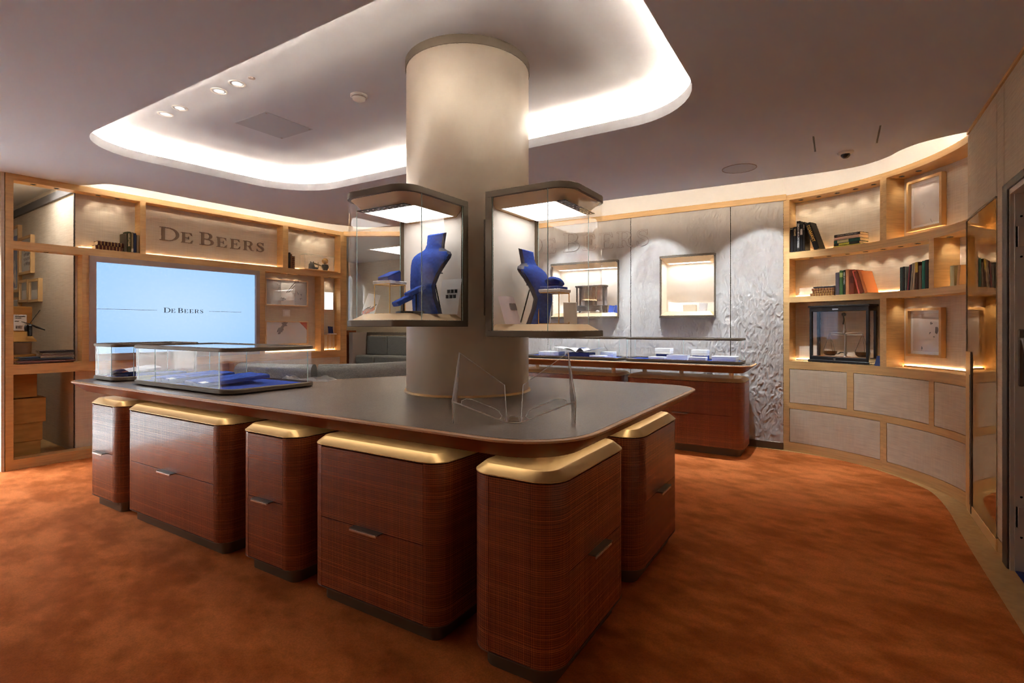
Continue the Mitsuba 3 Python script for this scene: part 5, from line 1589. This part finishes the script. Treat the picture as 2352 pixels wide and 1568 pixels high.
for z in (1.02, 1.14):
    part('shelf', bx(-9.38, -8.86, 7.5, 7.8, z, z + .03), 'm_oak' if z < 1.1 else 'm_bevel', su)
part('shelf', bx(-9.38, -8.86, 7.5, 7.8, .66, .69), 'm_bevel', su)
lp_ = thing('laptop', 'dark laptop with a pale blue screen on the lounge shelf', 'laptop')
part('keyboard', bx(-9.34, -8.95, 7.52, 7.75, 1.17, 1.185), 'm_black', lp_)
part('lid', bx(-9.34, -8.95, 7.74, 7.755, 1.185, 1.32), 'm_black', lp_)
part('screen', bx(-9.33, -8.96, 7.737, 7.7405, 1.20, 1.31), 'm_artblue', lp_)
solo('white_carton', bx(-9.2, -8.88, 7.52, 7.78, .69, .84, .004), 'm_white', 'white carton on the lower lounge shelf', 'box')
solo('red_box', bx(-9.05, -8.88, 7.5, 7.52, .70, .80, .004) if False else bx(-9.12, -8.87, 7.44, 7.515, .60, .70, .004), 'm_coralbox', 'red box in front of the white carton on the lounge shelf', 'box')
pri('m_coralbox', S(170, 50, 34), .5)
solo('brown_box', bx(-9.36, -9.13, 7.46, 7.6, .60, .70, .004), 'm_card', 'brown box left of the red box on the lounge shelf', 'box')

# ------------------------------------------------------------------ things on the ceiling
for i, (x, y) in enumerate(((-4.568, 2.087), (-4.346, 2.088), (-3.792, 2.087), (-3.568, 2.09))):
    k = thing('downlight', ('first downlight from the left in the recessed ceiling', 'second downlight from the left in the recessed ceiling', 'third downlight from the left in the recessed ceiling', 'fourth downlight from the left in the recessed ceiling, nearest the sensor dot')[i], 'downlight', 'round downlights in the recessed ceiling')
    part('ring', lathe([(.044, ZR - .0), (.046, ZR - .004), (.056, ZR - .003), (.057, ZR)], 28), 'm_white', k, M=tr(x, y))
    part('can', lathe([(.045, ZR - .003), (.041, ZR + .03)], 24), 'm_white', k, M=tr(x, y))
    part('lamp', lathe([(.0001, ZR - .0015), (.034, ZR - .0015)], 20), 'm_white', k, M=tr(x, y), emitter=emit((.92, .97, 1.0), .72, .3))
sd = thing('smoke_detector', 'round white smoke detector on the recessed ceiling left of the column', 'smoke detector')
part('base', lathe([(.062, ZR), (.062, ZR - .012), (.054, ZR - .018)], 28), 'm_white', sd, M=tr(-2.99, 2.67), smooth=30)
part('dome', lathe([(.050, ZR - .018), (.044, ZR - .034), (.026, ZR - .044), (.0001, ZR - .046)], 28), 'm_white', sd, M=tr(-2.99, 2.67), smooth=40)
part('slot_ring', lathe([(.0515, ZR - .0175), (.0515, ZR - .022)], 28), 'm_greyframe', sd, M=tr(-2.99, 2.67))
ap = thing('access_panel', 'flush square access panel in the recessed ceiling', 'access panel')
part('panel', bx(-4.27, -3.84, 2.482, 2.918, ZR - .003, ZR + .002), 'm_ceil2', ap)
dif('m_ceil2', S(176, 176, 180))
part('lock', [cyl(x, y, ZR - .005, ZR - .003, .008, 10) for x, y in ((-3.86, 2.50), (-4.25, 2.90), (-3.86, 2.90))], 'm_greyframe', ap)
solo('ceiling_sensor', [cyl(-3.404, 2.096, ZR - .004, ZR, .022, 16), cyl(-3.404, 2.096, ZR - .006, ZR - .003, .008, 10)], 'm_greyframe', 'tiny sensor dot beside the downlights in the recessed ceiling', 'sensor')
sp = thing('ceiling_speaker', 'round flush grey speaker grille in the ceiling near the curved shelving', 'speaker')
part('grille', lathe([(.0001, ZC - .004), (.14, ZC - .004), (.145, ZC - .001)], 40), 'm_ceil2', sp, M=tr(-.79, 5.315))
part('rim', lathe([(.145, ZC - .0005), (.146, ZC - .005), (.152, ZC - .004), (.153, ZC)], 40), 'm_greyframe', sp, M=tr(-.79, 5.315))
dc = thing('dome_camera', 'small black dome security camera on the ceiling near the curved shelving', 'camera')
part('collar', lathe([(.062, ZC), (.06, ZC - .008), (.05, ZC - .014), (.034, ZC - .018)], 28), 'm_white', dc, M=tr(.054, 5.31), smooth=30)
part('dome', lathe([(.036, ZC - .014), (.034, ZC - .03), (.022, ZC - .046), (.0001, ZC - .052)], 24), 'm_black', dc, M=tr(.054, 5.31), smooth=40)
for i, (x, y0, y1) in enumerate(((-.165, 4.726, 5.147), (.266, 4.733, 5.167))):
    solo('ceiling_slot', bx(x - .006, x + .006, y0, y1, ZC - .0015, ZC + .001), 'm_dark', ('left thin dark slot in the ceiling above the curved shelving', 'right thin dark slot in the ceiling above the curved shelving')[i], 'air slot', 'air slots in the ceiling')

# cool wall washers inside the cove over the back counter, lamps of the space outside the entrance
for i, x in enumerate((-.72, -1.95, -3.1)):
    k = thing('wall_washer', ('cool washer inside the cove above the right end of the back counter', 'cool washer inside the cove above the middle of the back counter', 'cool washer inside the cove above the left half of the back counter')[i], 'spotlight', 'washers in the cove over the back counter')
    part('can', lathe([(.05, ZR + .045), (.05, ZR - .0), (.044, ZR - .0), (.044, ZR + .045)], 20), 'm_white', k, M=tr(x, 6.12))
    scene[fresh(k + '__beam')] = {'type': 'spot', 'to_world': T4().look_at(origin=[x, 6.12, ZR - .01], target=[x - .05, 6.42, 1.0], up=[1, 0, 0]), 'intensity': {'type': 'rgb', 'value': [c * L_WASH * KE for c in COOL]}, 'cutoff_angle': 38.0, 'beam_width': 22.0, 'sampling_weight': 3.0}
for i, (x, y) in enumerate(((-7.75, .35), (-7.75, -1.5), (-9.6, -.6))):
    k = thing('corridor_light', ('first square ceiling light outside the entrance', 'second square ceiling light outside the entrance, farther from the door', 'third square ceiling light outside the entrance, behind the first two')[i], 'lamp', 'ceiling lights outside the entrance')
    part('frame', bx(x - .66, x + .66, y - .66, y + .66, ZC - .02, ZC), 'm_white', k)
    part('diffuser', TM([(x - .62, y - .62, ZC - .021), (x + .62, y - .62, ZC - .021), (x + .62, y + .62, ZC - .021), (x - .62, y + .62, ZC - .021)], [[0, 2, 1], [0, 3, 2]]), 'm_white', k, emitter=emit((.80, .90, 1.0), L_MALL, 3.0))
